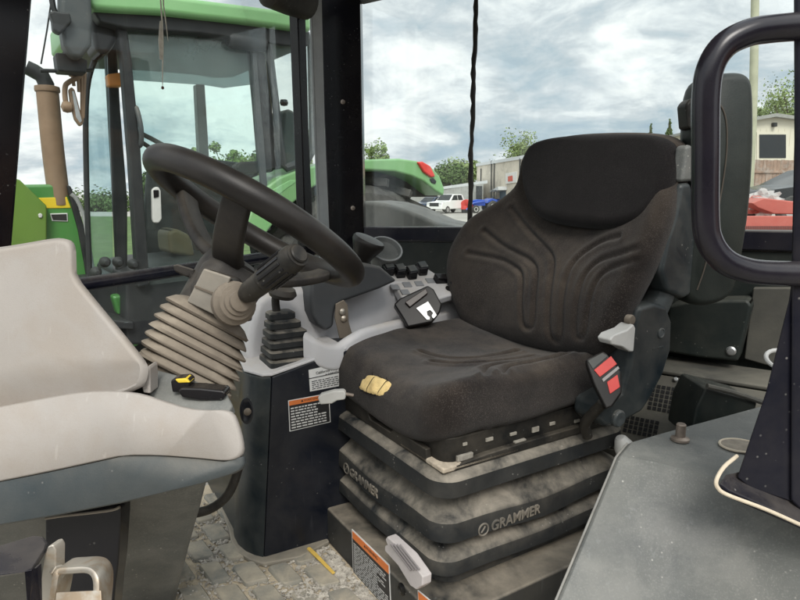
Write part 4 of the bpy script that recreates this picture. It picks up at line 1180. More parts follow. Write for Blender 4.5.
# ================================================================ DOOR CATCH AT LOWER LEFT
dc = thing('door_catch', 'navy steel bracket with zinc plated catch loop at lower left', 'catch', at(30, 600, .50))
BY = .50
prism('bracket', [at(-60, 556, BY), at(0, 545.5, BY), at(33, 535.5, BY + .02), at(42, 536.5, BY + .02), at(46.5, 543, BY + .01), at(44, 550, BY), at(31, 571, BY - .04), at(24, 571.5, BY - .045), at(0, 575, BY - .045), at(-60, 583, BY - .05)], (0, .004, -.004), M_navy, dc, .0015, seg=3)
prism('bracket_leg', [at(24, 571, BY - .044), at(31, 570.5, BY - .04), at(37, 565, BY - .03), at(38, 620, BY - .03), at(28, 625, BY - .044)], (.002, .004, 0), M_navy, dc, .0015)
prism('catch_plate', [at(37, 622, BY - .005), at(39.5, 590, BY - .005), at(44, 556, BY - .002), at(47.5, 546.5, BY), at(52.5, 545, BY), at(55.5, 550, BY), at(55, 580, BY - .004), at(52.5, 622, BY - .006)], (.003, .012, 0), M_zinc, dc, .0015)
lathe('catch_bolt', [(.0065, 0), (.0065, .003), (.0055, .0035), (.0055, .008), (.004, .009), (0, .009)], at(56, 571, BY), V((.85, -.5, .05)), M_zinc, dc, 6, smooth=20)
path = [at(58, 602, BY - .0), at(61.5, 585, BY), at(64, 570, BY + .004), at(68, 566, BY + .006), at(80, 565, BY + .006), at(92, 564.5, BY + .006), at(99, 567, BY + .004), at(103, 574, BY), at(103.5, 586, BY - .004), at(102, 602, BY - .01), at(100, 625, BY - .015)]
pc = crom(path, 4)
bmm = bmesh.new(); rings = []
for i, p_ in enumerate(pc):
    t_ = (pc[min(i + 1, len(pc) - 1)] - pc[max(i - 1, 0)]).normalized()
    w_ = V((0, 1, -.25)).normalized(); n_ = t_.cross(w_).normalized()
    rings.append([p_ + w_ * x + n_ * y for x, y in rrect(.014, .0032, .002, 2)])
b_loft(bmm, rings); finish('catch_loop', bmm, M_zinc, dc, smooth=40)
prism('loop_base', [at(56, 592, BY - .015), at(101, 590, BY - .018), at(103, 625, BY - .03), at(52, 625, BY - .03)], (0, .003, -.003), M_zinc, dc, .001)
# ================================================================ THE GREEN TRACTOR PARKED ALONGSIDE
M_green = mat('tractor green paint', (.045, .20, .035), .38, 0, .10, 2, dust=.22, dup=.6, dcol=(.30, .33, .24), coat=.3)
M_lgreen = mat('weathered light green fender', (.17, .37, .145), .42, 0, .10, 2, dust=.25, dup=.6, dcol=(.36, .42, .30), coat=.2)
M_ygreen = mat('yellow stripe paint', (.72, .52, .02), .4, 0, .08, 4, dust=.15)
M_trim = mat('tractor black trim', (.013, .015, .017), .5, 0, .2, 4, dust=.15, dup=.5, dcol=(.20, .20, .18), spec=.3)
M_tyre = mat('tyre rubber', (.018, .018, .019), .8, 0, .25, 5, dust=.6, dup=.2, dcol=(.16, .155, .14), bump=.3, bscale=40)
M_bronze = mat('heat browned exhaust', (.20, .13, .08), .6, .1, .2, 6, dust=.25, dcol=(.40, .30, .2))
M_amber = mat('amber reflection tone', (.55, .22, .05), .4, 0, .1, 9)
G_teal = glass_mat('teal tinted tractor glass', (.93, .985, .97), .45, .07, (.45, .50, .49), 1.6)
G_shade = glass_mat('shaded tractor glass', (.45, .50, .50), .5, .5, (.30, .34, .34), 1.2)
G_clear = glass_mat('tractor windscreen glass', (.80, .90, .90), .8, .16, (.5, .52, .5), 2)
RT_ = V((math.sin(RAD(54)), math.cos(RAD(54)), 0)); WT_ = V((-math.cos(RAD(54)), math.sin(RAD(54)), 0))
TP = at(130, 200, 3.4); TP.z = 0
def ont(px, py, d=0.0): return onpl(px, py, TP + WT_ * d, WT_)
def tsl(name, pix, d, th, mt, par, bevel=.006, **k): return slab(name, pix, TP + WT_ * d, WT_, th, mt, par, bevel, **k)
base = ont(200, 200); base.z = 0
trc = thing('green_tractor', 'green and yellow tractor with glazed cab parked alongside beyond the right hand window', 'tractor', base)
# roof
rf = tsl('roof', [(86, -30), (88, 2), (92, 9), (120, 11), (160, 13), (200, 17.5), (240, 22), (285, 28), (312, 31.5), (314, 22), (308, 14), (280, 9.5), (240, 4), (200, -1), (150, -8), (120, -22)], -.10, 1.45, M_lgreen, trc, .05, seg=4)
tsl('roof_band', [(92, 9.5), (120, 11.2), (200, 17.8), (285, 28.2), (311, 31.5), (309, 46), (285, 46), (262, 41), (200, 33.5), (125, 28), (100, 22)], -.04, 1.3, M_trim, trc, .012)
# cab posts on the near side
tsl('cab_post', [(113, 2), (124, 4), (132, 60), (141, 150), (150, 285), (138, 288), (130, 160), (122, 60)], 0, .09, M_trim, trc, .012)
tsl('cab_post', [(250, 38), (263, 40), (270, 90), (279, 168), (262, 172), (256, 100)], .02, .08, M_trim, trc, .010)
tsl('cab_post', [(262, 60), (269, 62), (277, 165), (266, 168)], .10, .05, mat('olive post trim', (.16, .15, .07), .6), trc, .01)
tsl('cab_post', [(104, 20), (116, 20), (121, 110), (128, 200), (128, 282), (118, 284), (112, 160)], .36, .08, M_trim, trc, .02)
# door: sun strip, teal pane, grab rail and latch
dr = tsl('door_pane', [(124, 28), (200, 33), (250, 39), (258, 100), (266, 162), (240, 190), (230, 275), (150, 285), (140, 150)], .03, .006, G_teal, trc, 0)
tsl('door_sunstrip', [(125, 29), (200, 34), (250, 40), (256, 84), (224, 88), (205, 85), (131, 80)], .045, .006, G_shade, dr, 0)
tsl('door_header', [(190, 34), (250, 39), (251, 47), (190, 41)], .05, .03, M_trim, dr, .006)
lathe('door_closer', [(0, -.12), (.04, -.118), (.05, -.10), (.05, .10), (.04, .118), (0, .12)], ont(247, 42, -.0), RT_, M_trim, dr, 20)
tsl('door_edge', [(252, 48), (256, 48), (265, 150), (271, 230), (266, 232), (258, 150)], .0, .03, M_slate, dr, .006)
tsl('door_latch', [(152, 190), (155, 187), (159, 187), (161, 191), (162, 219), (159, 223), (154, 223), (152.5, 219)], -.03, .03, M_wlever, dr, .008, seg=3)
tsl('latch_lock', [(153.5, 190), (159, 190), (159, 197), (154, 198)], -.036, .01, M_post, dr, .003)
tube('grab_rail', [ont(134, 107, .04), ont(137, 110, .0), ont(141, 128, -.02), ont(141, 143, .0), ont(138, 147, .04)], .014, M_slate, dr, 10, 5)
# far side of the cab: far posts and glass, seen through
tsl('cab_post', [(196, 84), (205, 84), (210, 165), (200, 165)], 1.15, .08, mat('sun greyed post', (.22, .23, .22), .6), trc, .01)
tsl('far_pane', [(128, 34), (262, 44), (268, 165), (140, 160)], 1.20, .006, G_teal, trc, 0)
tsl('cab_wall', [(140, 235), (150, 160), (158, 157), (205, 158), (262, 165), (250, 200), (228, 282), (190, 292), (140, 292)], 1.18, .05, M_trim, trc, .02)
tsl('cab_sill', [(126, 276), (150, 268), (210, 262), (235, 258), (235, 345), (126, 345)], .06, .9, M_trim, trc, .02)
tube('cab_steering_wheel', [ont(159, 148, .62) + (RT_ * math.cos(t) * .17 + WT_ * math.sin(t) * .17 * .9 + Z_ * (-.10 * math.cos(t))) for t in [2 * math.pi * i / 40 for i in range(40)]], .015, M_shroud, trc, 10, 1, closed=True)
tube('cab_column', [ont(159, 150, .62), ont(152, 178, .66), ont(150, 230, .66)], .04, M_trim, trc, 10, 4)
tsl('cab_seat', [(284, 112), (289, 108), (296, 112), (301, 150), (299, 170), (280, 172), (282, 135)], .55, .35, M_slate, trc, .04, seg=4)
tsl('cab_armrest', [(236, 166), (240, 162), (272, 160), (276, 164), (274, 172), (238, 175)], .12, .10, M_trim, trc, .02, seg=3)
tsl('cab_console', [(168, 232), (176, 228), (192, 236), (196, 258), (170, 254)], .50, .3, mat('dull ochre console', (.13, .10, .05), .6), trc, .03)
lathe('work_knob', [(0, -.02), (.022, -.015), (.028, 0), (.022, .02), (0, .024)], ont(284, 103, .1), Z_, M_post, trc, 14)
# rear quarter window in its grey frame
qf = [(267, 34), (270, 31), (308, 37), (311, 40), (313, 150), (308, 160), (286, 168), (283, 165)]
bmm = bmesh.new()
pl_ = [ont(*q, .0) for q in qf]
b_tube(bmm, pl_, .026, 8, closed=True)
finish('quarter_frame', bmm, M_slate, trc)
tsl('quarter_pane', qf, .012, .006, G_teal, trc, 0)
# windscreen at the front, seen at a slant
tsl('windscreen', [(87, 85), (90, 70), (101, 45), (107, 52), (109, 100), (112, 200), (113, 280), (92, 282), (87, 180)], .30, .006, G_clear, trc, 0)
tube('windscreen_edge', [ont(90, 282, .29), ont(86.5, 180, .29), ont(87, 90, .29), ont(100, 46, .29)], .016, M_trim, trc, 8, 5)
# mirror and lamps at the roof corner
mr = tsl('roof_mirror', [(60, -30), (90, -30), (93, 20), (92, 45), (82, 58), (72, 57), (64, 45), (60, 20)], -.16, .12, M_slate, trc, .03, seg=4)
tsl('mirror_clamp', [(49, 12), (53, 10), (62, 12), (70, 12), (72, 22), (66, 28), (60, 34), (53, 30), (52, 20)], -.2, .06, M_trim, mr, .015)
tsl('lamp_box', [(55.5, 52), (72, 54), (88, 60), (87, 73), (58, 71)], -.08, .12, M_trim, trc, .01)
tsl('corner_lamp', [(90, 8), (112, 12), (118, 40), (108, 55), (96, 52), (92, 30)], .05, .25, M_trim, trc, .03)
tube('lamp_bar', [ont(40, 70.5, 0), ont(60, 71, 0), ont(80, 71, .05), ont(92, 70, .2)], .010, M_trim, trc, 8, 3)
tube('mirror_arm', [ont(53, -30, -.1), ont(52, 0, -.1), ont(55, 12, -.1)], .014, M_trim, trc, 8, 2)
tube('aerial_wire', [ont(52, -4, -.05), ont(47, 30, -.05), ont(41, 64, -.05)], .004, M_trim, trc, 6, 2)
# amber bracket and rusty mirror below it
ab = tsl('mirror_bracket', [(68, 70), (86, 70), (87, 76), (70, 76)], .05, .05, M_bronze, trc, .01)
tube('bracket_pipe', [ont(82, 76, .06), ont(69, 82, .06), ont(65, 88, .06), ont(66, 103, .06), ont(71, 108, .06)], .013, M_bronze, ab, 8, 4)
for x0, y0, x1, y1 in ((72, 72, 74, 86), (78, 72, 79, 92), (82, 72, 82, 122), (85, 72, 83, 118)):
    tube('bracket_rod', [ont(x0, y0, .06), ont(x1, y1, .06)], .009, M_bronze, ab, 6, 1)
sm = tsl('side_mirror', [(69, 89), (72, 86.5), (75, 90), (83, 120), (83, 125), (80, 126), (75, 119), (71, 104)], .04, .05, M_bronze, trc, .012)
tsl('mirror_glass', [(72, 91), (74, 91), (82, 121), (80, 123), (76, 117)], .036, .006, M_chrome, sm, .001)
lathe('mirror_ball', [(0, -.03), (.025, -.02), (.03, 0), (.025, .02), (0, .03)], ont(67, 107, .05), RT_, M_bronze, sm, 12)
for x0, x1 in ((104, 124),):
    tsl('amber_reflection', [(107, 74), (123, 72), (124, 86), (109, 86)], .2, .08, M_amber, trc, .01)  # orange machine's reflection, put in as an amber slab
# exhaust stack
hx = TP + WT_ * .55
def onh(px, py, d=0.0): return onpl(px, py, hx + WT_ * d, WT_)
ex_ = tube('exhaust_stack', [onh(47.5, 92, .05), onh(53, 150, .05), onh(60, 205, .05)], .060, M_bronze, trc, 20, 4)
tube('exhaust_elbow', [onh(46.5, 98, .05), onh(46, 84, .05), onh(42, 76, .05), onh(34, 71, .05), onh(26, 67, .05)], [.044, .044, .043, .042, .040], M_trim, ex_, 16, 1)
lathe('exhaust_collar', [(.066, 0), (.068, .01), (.066, .03), (.05, .034), (0, .034)], onh(47.5, 92, .05), V((0, 0, 1)), M_bronze, ex_, 20)
# hood: green with a yellow stripe
def hsl(name, pix, d, th, mt, par, bevel=.01, **k): return slab(name, pix, hx + WT_ * d, WT_, th, mt, par, bevel, **k)
hood = hsl('hood', [(-60, 184), (0, 184), (24, 184.5), (60, 184), (66, 188), (70, 200), (77, 212), (83, 230), (88, 262), (90, 300), (-60, 320)], 0, .85, M_green, trc, .03, seg=4)
hsl('hood_stripe', [(-30, 199), (35, 198), (67, 197), (71, 208), (40, 208.5), (-30, 209)], -.004, .03, M_ygreen, hood, .003)
hsl('hood_stripe', [(-30, 185), (14, 178), (20, 180), (47, 206), (47, 240), (15, 256), (-30, 262)], -.07, .06, mat('olive yellow panel', (.11, .20, .03), .45, 0, .12, 3), hood, .01)
hv = hsl('hood_badge', [(50, 213.5), (67.5, 213), (68, 221.5), (52, 221)], -.006, .01, M_white, hood, .002)
hsl('badge_field', [(51.2, 214.5), (66.6, 214), (67, 220.6), (53, 220)], -.009, .01, M_trim, hv, .001)
hsl('hood_handle', [(38, 214), (41, 213), (43, 215), (42, 218), (39, 218)], -.08, .02, M_wlever, hood, .006)
hsl('rear_shield', [(67, 185), (71, 186), (78, 205), (84, 226), (90, 252), (96, 290), (90, 300), (84, 262), (78, 230), (72, 208)], -.02, .5, M_trim, trc, .012)
tube('hood_trim', [onh(71, 194, -.02), onh(77, 200, -.02), onh(84, 217, -.02), onh(88, 240, -.02), onh(93, 270, -.02)], .012, M_rubber, trc, 8, 4)
for k, q in enumerate(((105, 262), (118, 262), (133, 264), (96, 272))):
    lathe('hose_end', [(0, -.02), (.028, -.018), (.03, 0), (.02, .02), (.012, .06), (0, .062)], ont(*q, -.02), -WT_, M_trim, trc, 16)
# fender arching over the rear wheel
outer = [(243, 238), (247, 222), (254, 204), (264, 189), (280, 177), (300, 169), (330, 162.5), (365, 159.5), (400, 158.5), (418, 161), (432, 167), (440, 176), (445, 189)]
inner = [(444, 196), (436, 191), (424, 181.5), (412, 176), (395, 171.5), (365, 170), (335, 176), (312, 188), (292, 204), (278, 218), (266, 234), (259, 244)]
tsl('fender', outer + inner, -.02, .50, M_lgreen, trc, .016, seg=3)
tsl('fender_inset', [(272, 190), (290, 180), (300, 180), (288, 188), (275, 198)], -.024, .02, mat('faded panel', (.20, .42, .18), .5), trc, .006)
tl = tsl('tail_light', [(418, 162), (423, 161.5), (431, 166), (436, 176.5), (432, 177.5), (424, 172)], -.04, .1, M_red, trc, .012, seg=3)
tsl('fender_lamp', [(430, 179), (434, 178), (437, 181), (436, 184), (432, 183)], -.03, .05, M_trim, trc, .008)
# inside of the fender glazed over with grime, dark
tsl('fender_liner', [(300, 200), (330, 180), (365, 171.5), (395, 172.5), (418, 180), (436, 191), (440, 197), (400, 197), (368, 196), (300, 240)], .20, .25, M_tyre, trc, .02)
# rear wheel with lugs
wc = ont(352, 286, .25)
wr = (ont(352, 180, .25).z - wc.z) * .98
rim_m = mat('yellow wheel rim', (.62, .42, .03), .5, 0, .1, 4, dust=.4)
wheel = lathe('rear_wheel', [(.30, -.20), (wr * .55, -.22), (wr * .9, -.22), (wr * .97, -.17), (wr, 0), (wr * .97, .17), (wr * .9, .22), (wr * .55, .22), (.30, .20)], wc, WT_, M_tyre, trc, 48)
lathe('wheel_rim', [(wr * .54, -.21), (wr * .52, -.225), (wr * .46, -.14), (.2, -.10), (.12, -.16), (0, -.17)], wc, WT_, rim_m, wheel, 32)
bmm = bmesh.new()
for i in range(22):
    for s_ in (-1, 1):
        a = 2 * math.pi * (i + (.5 if s_ > 0 else 0)) / 22
        d = RT_ * math.cos(a) + Z_ * math.sin(a); t = RT_ * -math.sin(a) + Z_ * math.cos(a)
        b_box(bmm, wc + d * (wr + .012) + WT_ * s_ * .11, ((t + WT_ * s_ * .7).normalized(), d, (WT_ - t * s_ * .7).normalized()), (.028, .03, .13))
finish('tread_lugs', bmm, M_tyre, wheel, bevel=.006)
# drive and steps below the cab, with green castings
tsl('chassis', [(60, 282), (250, 262), (300, 300), (300, 460), (60, 470)], .30, .5, M_trim, trc, .03)
for nm, pix in (('green_casting', [(112, 296), (132, 294), (136, 313), (118, 316)]), ('green_casting', [(124, 338), (138, 330), (141, 345), (128, 350)]), ('green_casting', [(186, 292), (206, 288), (210, 300), (190, 304)])):
    tsl(nm, pix, .22, .2, M_green, trc, .02)
tsl('cab_step', [(95, 318), (134, 322), (134, 330), (95, 327)], .02, .3, M_trim, trc, .01)
fw = ont(-10, 330, .3)
fwc = V((fw.x, fw.y, .63))
fwh = lathe('front_wheel', [(.3, -.15), (.5, -.18), (.58, -.15), (.61, 0), (.58, .15), (.5, .18), (.3, .15)], fwc, WT_, M_tyre, trc, 40)
lathe('wheel_rim', [(.31, -.16), (.30, -.175), (.26, -.08), (.12, -.06), (.08, -.12), (0, -.13)], fwc, WT_, rim_m, fwh, 28)
bmm = bmesh.new()
for i in range(18):
    for s_ in (-1, 1):
        a = 2 * math.pi * (i + (.5 if s_ > 0 else 0)) / 18
        d = RT_ * math.cos(a) + Z_ * math.sin(a); t = RT_ * -math.sin(a) + Z_ * math.cos(a)
        b_box(bmm, fwc + d * .61 + WT_ * s_ * .08, ((t + WT_ * s_ * .7).normalized(), d, (WT_ - t * s_ * .7).normalized()), (.02, .022, .09))
finish('tread_lugs', bmm, M_tyre, fwh, bevel=.005)

# ragged strip of torn plastic hanging in the window
rt = random.Random(8)
hang = thing('hanging_strip', 'torn white plastic strip dangling in front of the right hand window', 'strip', onpl(162, 40, RWP - W_ * .05, W_))
M_strip = mat('grubby white strip', (.58, .55, .47), .7, 0, .2, 60)
def onw(px, py): return onpl(px, py, RWP - W_ * .05, W_)
for pp, rr in (([(160, -40), (160.5, 0), (162, 20), (163, 45), (162.5, 70), (162.5, 88)], [.0022, .002, .0022, .0018, .0016, .0008]), ([(162, -30), (163.5, 5), (165.5, 20), (167, 32), (168, 41)], [.002, .0018, .0016, .0012, .0006])):
    tube('strand', [onw(*q) for q in pp], rr, M_strip, hang, 7, 1)
prism('flap', [onw(*q) for q in ((160, 21), (162.5, 20), (163.5, 40), (162.5, 60), (160, 59), (158.5, 40))], W_ * .0015, M_strip, hang, .0004)
lathe('burnt_end', [(0, -.003), (.004, 0), (.003, .005), (0, .006)], onw(162.7, 88.5), Z_, mat('burnt brown', (.08, .03, .02), .7), hang, 10)

# own rear fender, mud splashed, just outside the rear glass
mudg = mat('mud splashed grey', (.16, .16, .155), .75, 0, .3, 3, dust=.6, dcol=(.30, .28, .24), stain=(.04, .04, .04), stain_amt=.8, stain_scale=4)
PN = (R_ * .9 + W_ * .2).normalized()
PQ = RCP + R_ * .35
fn = slab('rear_fender', [(340, 202), (366, 201), (385, 203), (402, 208), (420, 215), (436, 222), (455, 226), (475, 232), (475, 260), (340, 260)], PQ, PN, .30, mudg, None, .02, seg=3)
tag(fn, 'mud splashed grey rear fender rising outside the rear window', 'fender')

# ================================================================ THE YARD BEHIND
def gnd(px, py): return onz(px, py, 0.0)
def vslab(name, pix, Y, th, mt, par=None, bevel=.0, slant=0.0, **k):
    n = V((math.sin(slant), math.cos(slant), 0))
    return slab(name, pix, V((0, Y, 0)) + V((at(pix[0][0], 200, Y).x, 0, 0)), n, th, mt, par, bevel, **k)
# warehouse: wall runs back to the left
M_wall = mat('stained concrete block', (.64, .57, .47), .9, 0, .08, 1.2, stain=(.30, .27, .22), stain_amt=.5, stain_scale=.6)
M_wall2 = mat('grey metal siding', (.36, .36, .34), .7, 0, .08, .8, stain=(.26, .25, .22), stain_amt=.5)
M_roofm = mat('pale roof edge', (.55, .56, .56), .5)
M_dark = mat('dark opening', (.025, .028, .03), .3)
WA = gnd(476, 209.0); WB = WA + V((5.2, -34, 0))
wd_ = (WB - WA).normalized(); wn_ = V((-wd_.y, wd_.x, 0))
def onq(px, py, d=0.0): return onpl(px, py, WA + wn_ * d, wn_)
wh_ = thing('warehouse', 'tall beige block warehouse with a small wall sign and door hood', 'building', WA)
ztop = onq(476, 166.5).z
zb = onq(476, 166.5).z
prism('wall', [WA + Z_ * 0, WB, WB + Z_ * (zb if abs(zb - ztop) < 3 else ztop), WA + Z_ * ztop], wn_ * 18, M_wall, wh_, 0)
prism('roof', [WA + Z_ * ztop - wn_ * .15, WB + Z_ * (zb if abs(zb - ztop) < 3 else ztop) - wn_ * .15, WB + Z_ * ((zb if abs(zb - ztop) < 3 else ztop) + .35) - wn_ * .15, WA + Z_ * (ztop + .35) - wn_ * .15], wn_ * 18.3, M_roofm, wh_, 0)
sg = prism('wall_sign', [onq(*q) for q in ((506.5, 173.5), (517.5, 171.5), (517.5, 182.5), (506.5, 184))], wn_ * -.12, mat('white sign board', (.66, .64, .60), .6), wh_, .02)
prism('sign_mark', [onq(*q, -.13) for q in ((508, 176.5), (512.5, 175.5), (512.8, 181), (508, 181.5))], wn_ * -.02, mat('faded red mark', (.55, .10, .06), .6), sg, 0)
prism('door', [onq(*q) for q in ((500, 191.5), (506, 190.5), (506, 208), (500, 208.5))], wn_ * -.05, mat('blue grey door', (.12, .16, .20), .5), wh_, 0)
prism('door_hood', [onq(497, 191.5), onq(507, 186.5), onq(507, 190), onq(497, 192)], wn_ * -1.0, M_roofm, wh_, 0)
for px, y0 in ((491.5, 160.5), (494.2, 163), (481, 168.5), (520, 158)):
    tube('wall_pipe', [onq(px, 206, -.12), onq(px - .3, 180, -.12), onq(px, y0, -.12)], .07, M_trim, wh_, 6, 1)
# low shed left of it
SA, SB = gnd(418, 207.5), gnd(482, 206.5)
sA = at(410, 206, 78); sB = at(483, 206, 70)
for p in (sA, sB): p.z = 0
sh = thing('low_shed', 'low grey metal shed with a pale sloping roof edge behind the parked cars', 'shed', sA)
sn = V((0, 1, 0))
h1 = at(445, 189.5, 75).z; h2 = at(481, 182.5, 70).z
prism('wall', [sA, sB, sB + Z_ * (h2 - .1), sA + Z_ * (h1 - .5)], sn * 9, M_wall2, sh, 0)
prism('roof', [sA + Z_ * (h1 - .5) - sn * .3, sB + Z_ * (h2 - .1) - sn * .3 + V((.4, 0, 0)), sB + Z_ * (h2 + .25) - sn * .3 + V((.4, 0, 0)), sA + Z_ * (h1 - .2) - sn * .3], sn * 9.6, M_roofm, sh, 0)
prism('opening', [at(476, 186, 70) - sn * .05, at(482, 186, 69.9) - sn * .05, at(482, 203, 69.9) - sn * .05, at(476, 203, 70) - sn * .05], sn * .1, M_dark, sh, 0)

# vehicles in the yard
M_wpaint = mat('white car paint', (.72, .72, .70), .3, 0, .04, 2, coat=.6, dust=.1)
M_bpaint = mat('dark blue car paint', (.012, .028, .065), .25, 0, .1, 2, coat=.7)
M_kpaint = mat('black car paint', (.008, .009, .010), .25, 0, .1, 2, coat=.2, spec=.3)
M_cglass = mat('dark car glass', (.012, .015, .018), .12, 0, .1, 2, spec=.35)
M_lamp = mat('headlamp', (.65, .66, .66), .15, .3)
M_alloy = mat('alloy wheel', (.5, .5, .5), .35, .7)
def car(name, label, cat, pos, heading, paint, prof, glassq, L, Wd, wheels=(.17, .80), wr=.38, group=None):
    """side profile (x along, z up, nose at x=0) given width, tumblehome and separate glass, wheels and lamps"""
    t = thing(name, label, cat, pos, group)
    f = V((math.cos(heading), math.sin(heading), 0)); s = Z_.cross(f)
    def P(x, y, z): return V(pos) - f * x + s * y + Z_ * z
    zc_ = 1.0
    def hw(z): return Wd / 2 * (1 - .20 * max(0, (z - zc_)) / .8)
    rings = [[P(x, y_ * hw(z) * m_, z) for x, z in prof] for y_, m_ in ((-1, .96), (-1, 1), (1, 1), (1, .96))]
    cxm = sum(x for x, z in prof) / len(prof); czm = sum(z for x, z in prof) / len(prof)
    for k in (0, 3): rings[k] = [P(cxm + (x - cxm) * .985, (-1 if k == 0 else 1) * hw(z), czm + (z - czm) * .97) for x, z in prof]
    for k, y_ in ((1, -1), (2, 1)): rings[k] = [P(x, y_ * hw(z) * .955, z) for x, z in prof]
    body = loft('body', rings, paint, t, smooth=35, bevel=.02)
    for q in glassq:
        for y_ in (-1, 1):
            prism('window', [P(x, y_ * (hw(z) + .012), z) for x, z in q], s * (-.03 * y_), M_cglass, t, 0)
    for wx in wheels:
        for y_ in (-1, 1):
            c = P(L * wx, y_ * (Wd / 2 - .08), wr)
            w = lathe('wheel', [(.1, -.11), (wr * .9, -.12), (wr, -.06), (wr, .06), (wr * .9, .12), (.1, .11)], c, s, M_tyre, t, 24)
            lathe('wheel_hub', [(wr * .62, 0), (wr * .6, .125), (.08, .135), (0, .135)], c, s * y_, M_alloy, w, 16)
    return t, P, hw
pk_pos = gnd(434, 213.6)
hd = RAD(230)
t, P, hw = car('pickup_truck', 'white crew cab pickup truck parked facing left before the shed', 'pickup', pk_pos, hd, M_wpaint,
    [(.0, .45), (0, .95), (.08, 1.12), (1.35, 1.22), (1.5, 1.28), (2.2, 1.88), (2.4, 1.93), (3.7, 1.93), (3.95, 1.85), (4.15, 1.35), (5.7, 1.35), (5.75, 1.0), (5.75, .6), (5.3, .5), (.6, .42)],
    [[(1.75, 1.33), (2.3, 1.82), (2.85, 1.84), (2.85, 1.33)], [(2.95, 1.33), (2.95, 1.84), (3.65, 1.83), (3.8, 1.35)]], 5.75, 1.98)
for y_ in (-1, 1):
    prism('headlight', [P(-.01, y_ * .62, .9), P(-.01, y_ * .93, .9), P(-.01, y_ * .93, 1.08), P(-.01, y_ * .62, 1.08)], P(0, 0, 0) - P(-.03, 0, 0), M_lamp, t, 0)
prism('grille', [P(-.012, -.58, .72), P(-.012, .58, .72), P(-.012, .58, 1.08), P(-.012, -.58, 1.08)], P(0, 0, 0) - P(-.03, 0, 0), M_dark, t, 0)
prism('windscreen', [P(1.52, -.78, 1.33), P(1.52, .78, 1.33), P(2.16, .70, 1.87), P(2.16, -.70, 1.87)], V((0, 0, .02)), M_cglass, t, 0)
t, P, hw = car('parked_suv', 'dark blue car parked left of the white pickup', 'car', gnd(418, 212.5), hd, M_bpaint,
    [(0, .4), (0, .8), (.15, .95), (1.1, 1.05), (1.3, 1.1), (2.1, 1.58), (2.4, 1.66), (3.9, 1.64), (4.4, 1.15), (4.6, 1.0), (4.6, .5), (4.2, .38), (.5, .36)],
    [[(1.6, 1.12), (2.15, 1.52), (2.8, 1.56), (2.8, 1.12)], [(2.9, 1.12), (2.9, 1.56), (3.75, 1.53), (4.05, 1.14)]], 4.6, 1.85)
prism('windscreen', [P(1.34, -.72, 1.14), P(1.34, .72, 1.14), P(2.05, .66, 1.57), P(2.05, -.66, 1.57)], V((0, 0, .02)), M_cglass, t, 0)

# blue compact tractors
M_bl = mat('bright blue paint', (.02, .075, .42), .35, 0, .1, 2, coat=.3)
def small_tractor(pos, heading, label, s_=1.0):
    t = thing('blue_tractor', label, 'tractor', pos, 'blue compact tractors parked in the yard')
    f = V((math.cos(heading), math.sin(heading), 0)); s = Z_.cross(f)
    def P(x, y, z): return V(pos) + f * x * s_ + s * y * s_ + Z_ * z * s_
    loft('hood', [[P(x, y * .34, z) for x, z in ((.1, .75), (.2, 1.35), (1.0, 1.4), (1.75, 1.25), (1.85, 1.05), (1.8, .7))] for y in (-1, 1)], M_bl, t, bevel=.04)
    loft('fender', [[P(x, y, z) for x, z in ((.1, 1.0), (-.05, 1.35), (-.5, 1.5), (-1.0, 1.35), (-1.1, 1.1), (-.5, 1.3))] for y in (-.75, .75)], M_bl, t, bevel=.02)
    loft('seat', [[P(x, y, z) for x, z in ((-.3, 1.2), (-.3, 1.35), (-.7, 1.35), (-.85, 1.75), (-.95, 1.75), (-.8, 1.2))] for y in (-.25, .25)], M_trim, t, bevel=.02)
    for y in (-.6, .6): tube('roll_bar', [P(-.95, y, 1.2), P(-.98, y, 2.2), P(-.98, y * .75, 2.32)], .04, M_trim, t, 8, 3)
    tube('roll_bar', [P(-.98, -.45, 2.32), P(-.98, .45, 2.32)], .04, M_trim, t, 8, 1)
    for x, r, w in ((-.55, .62, .2), (1.35, .40, .14)):
        for y in (-.72, .72):
            c = P(x, y, r)
            q = lathe('wheel', [(.1, -w), (r * .9 * s_, -w), (r * s_, -w * .6), (r * s_, w * .6), (r * .9 * s_, w), (.1, w)], c, s, M_tyre, t, 24)
            lathe('wheel_rim', [(r * .58 * s_, 0), (r * .56 * s_, w + .01), (.05, w - .02), (0, w - .02)], c, s * (1 if y > 0 else -1), M_wlever, q, 18)
    lathe('steering_wheel', [(.17, 0), (.17, .02), (0, .02)], P(.0, 0, 1.55), V((-f.x * .5, -f.y * .5, 1)), M_trim, t, 16)
    tube('loader_arm', [P(.3, .55, 1.2), P(1.6, .55, 1.0), P(2.3, .55, .35)], .07, M_bl, t, 8, 2)
    tube('loader_arm', [P(.3, -.55, 1.2), P(1.6, -.55, 1.0), P(2.3, -.55, .35)], .07, M_bl, t, 8, 2)
    return t
small_tractor(gnd(485, 212.8), RAD(195), 'blue compact tractor with roll bar parked behind the seat back, nearer the black bead')
small_tractor(gnd(503, 211), RAD(205), 'blue compact tractor half hidden by the seat shoulder before the warehouse door')
rd = thing('red_implement', 'round red implement standing beside the white pickup', 'implement', gnd(466.5, 213))
c = gnd(466.5, 213) + Z_ * .75
lathe('drum', [(.2, -.25), (.62, -.25), (.66, -.1), (.66, .1), (.62, .25), (.2, .25), (0, .1)], c, V((-.5, -.85, 0)), mat('implement red', (.50, .04, .03), .4, 0, .1, 3), rd, 24)
box('stand', c - Z_ * .55, (.5, .4, .18), M_trim, rd, bevel=.03)

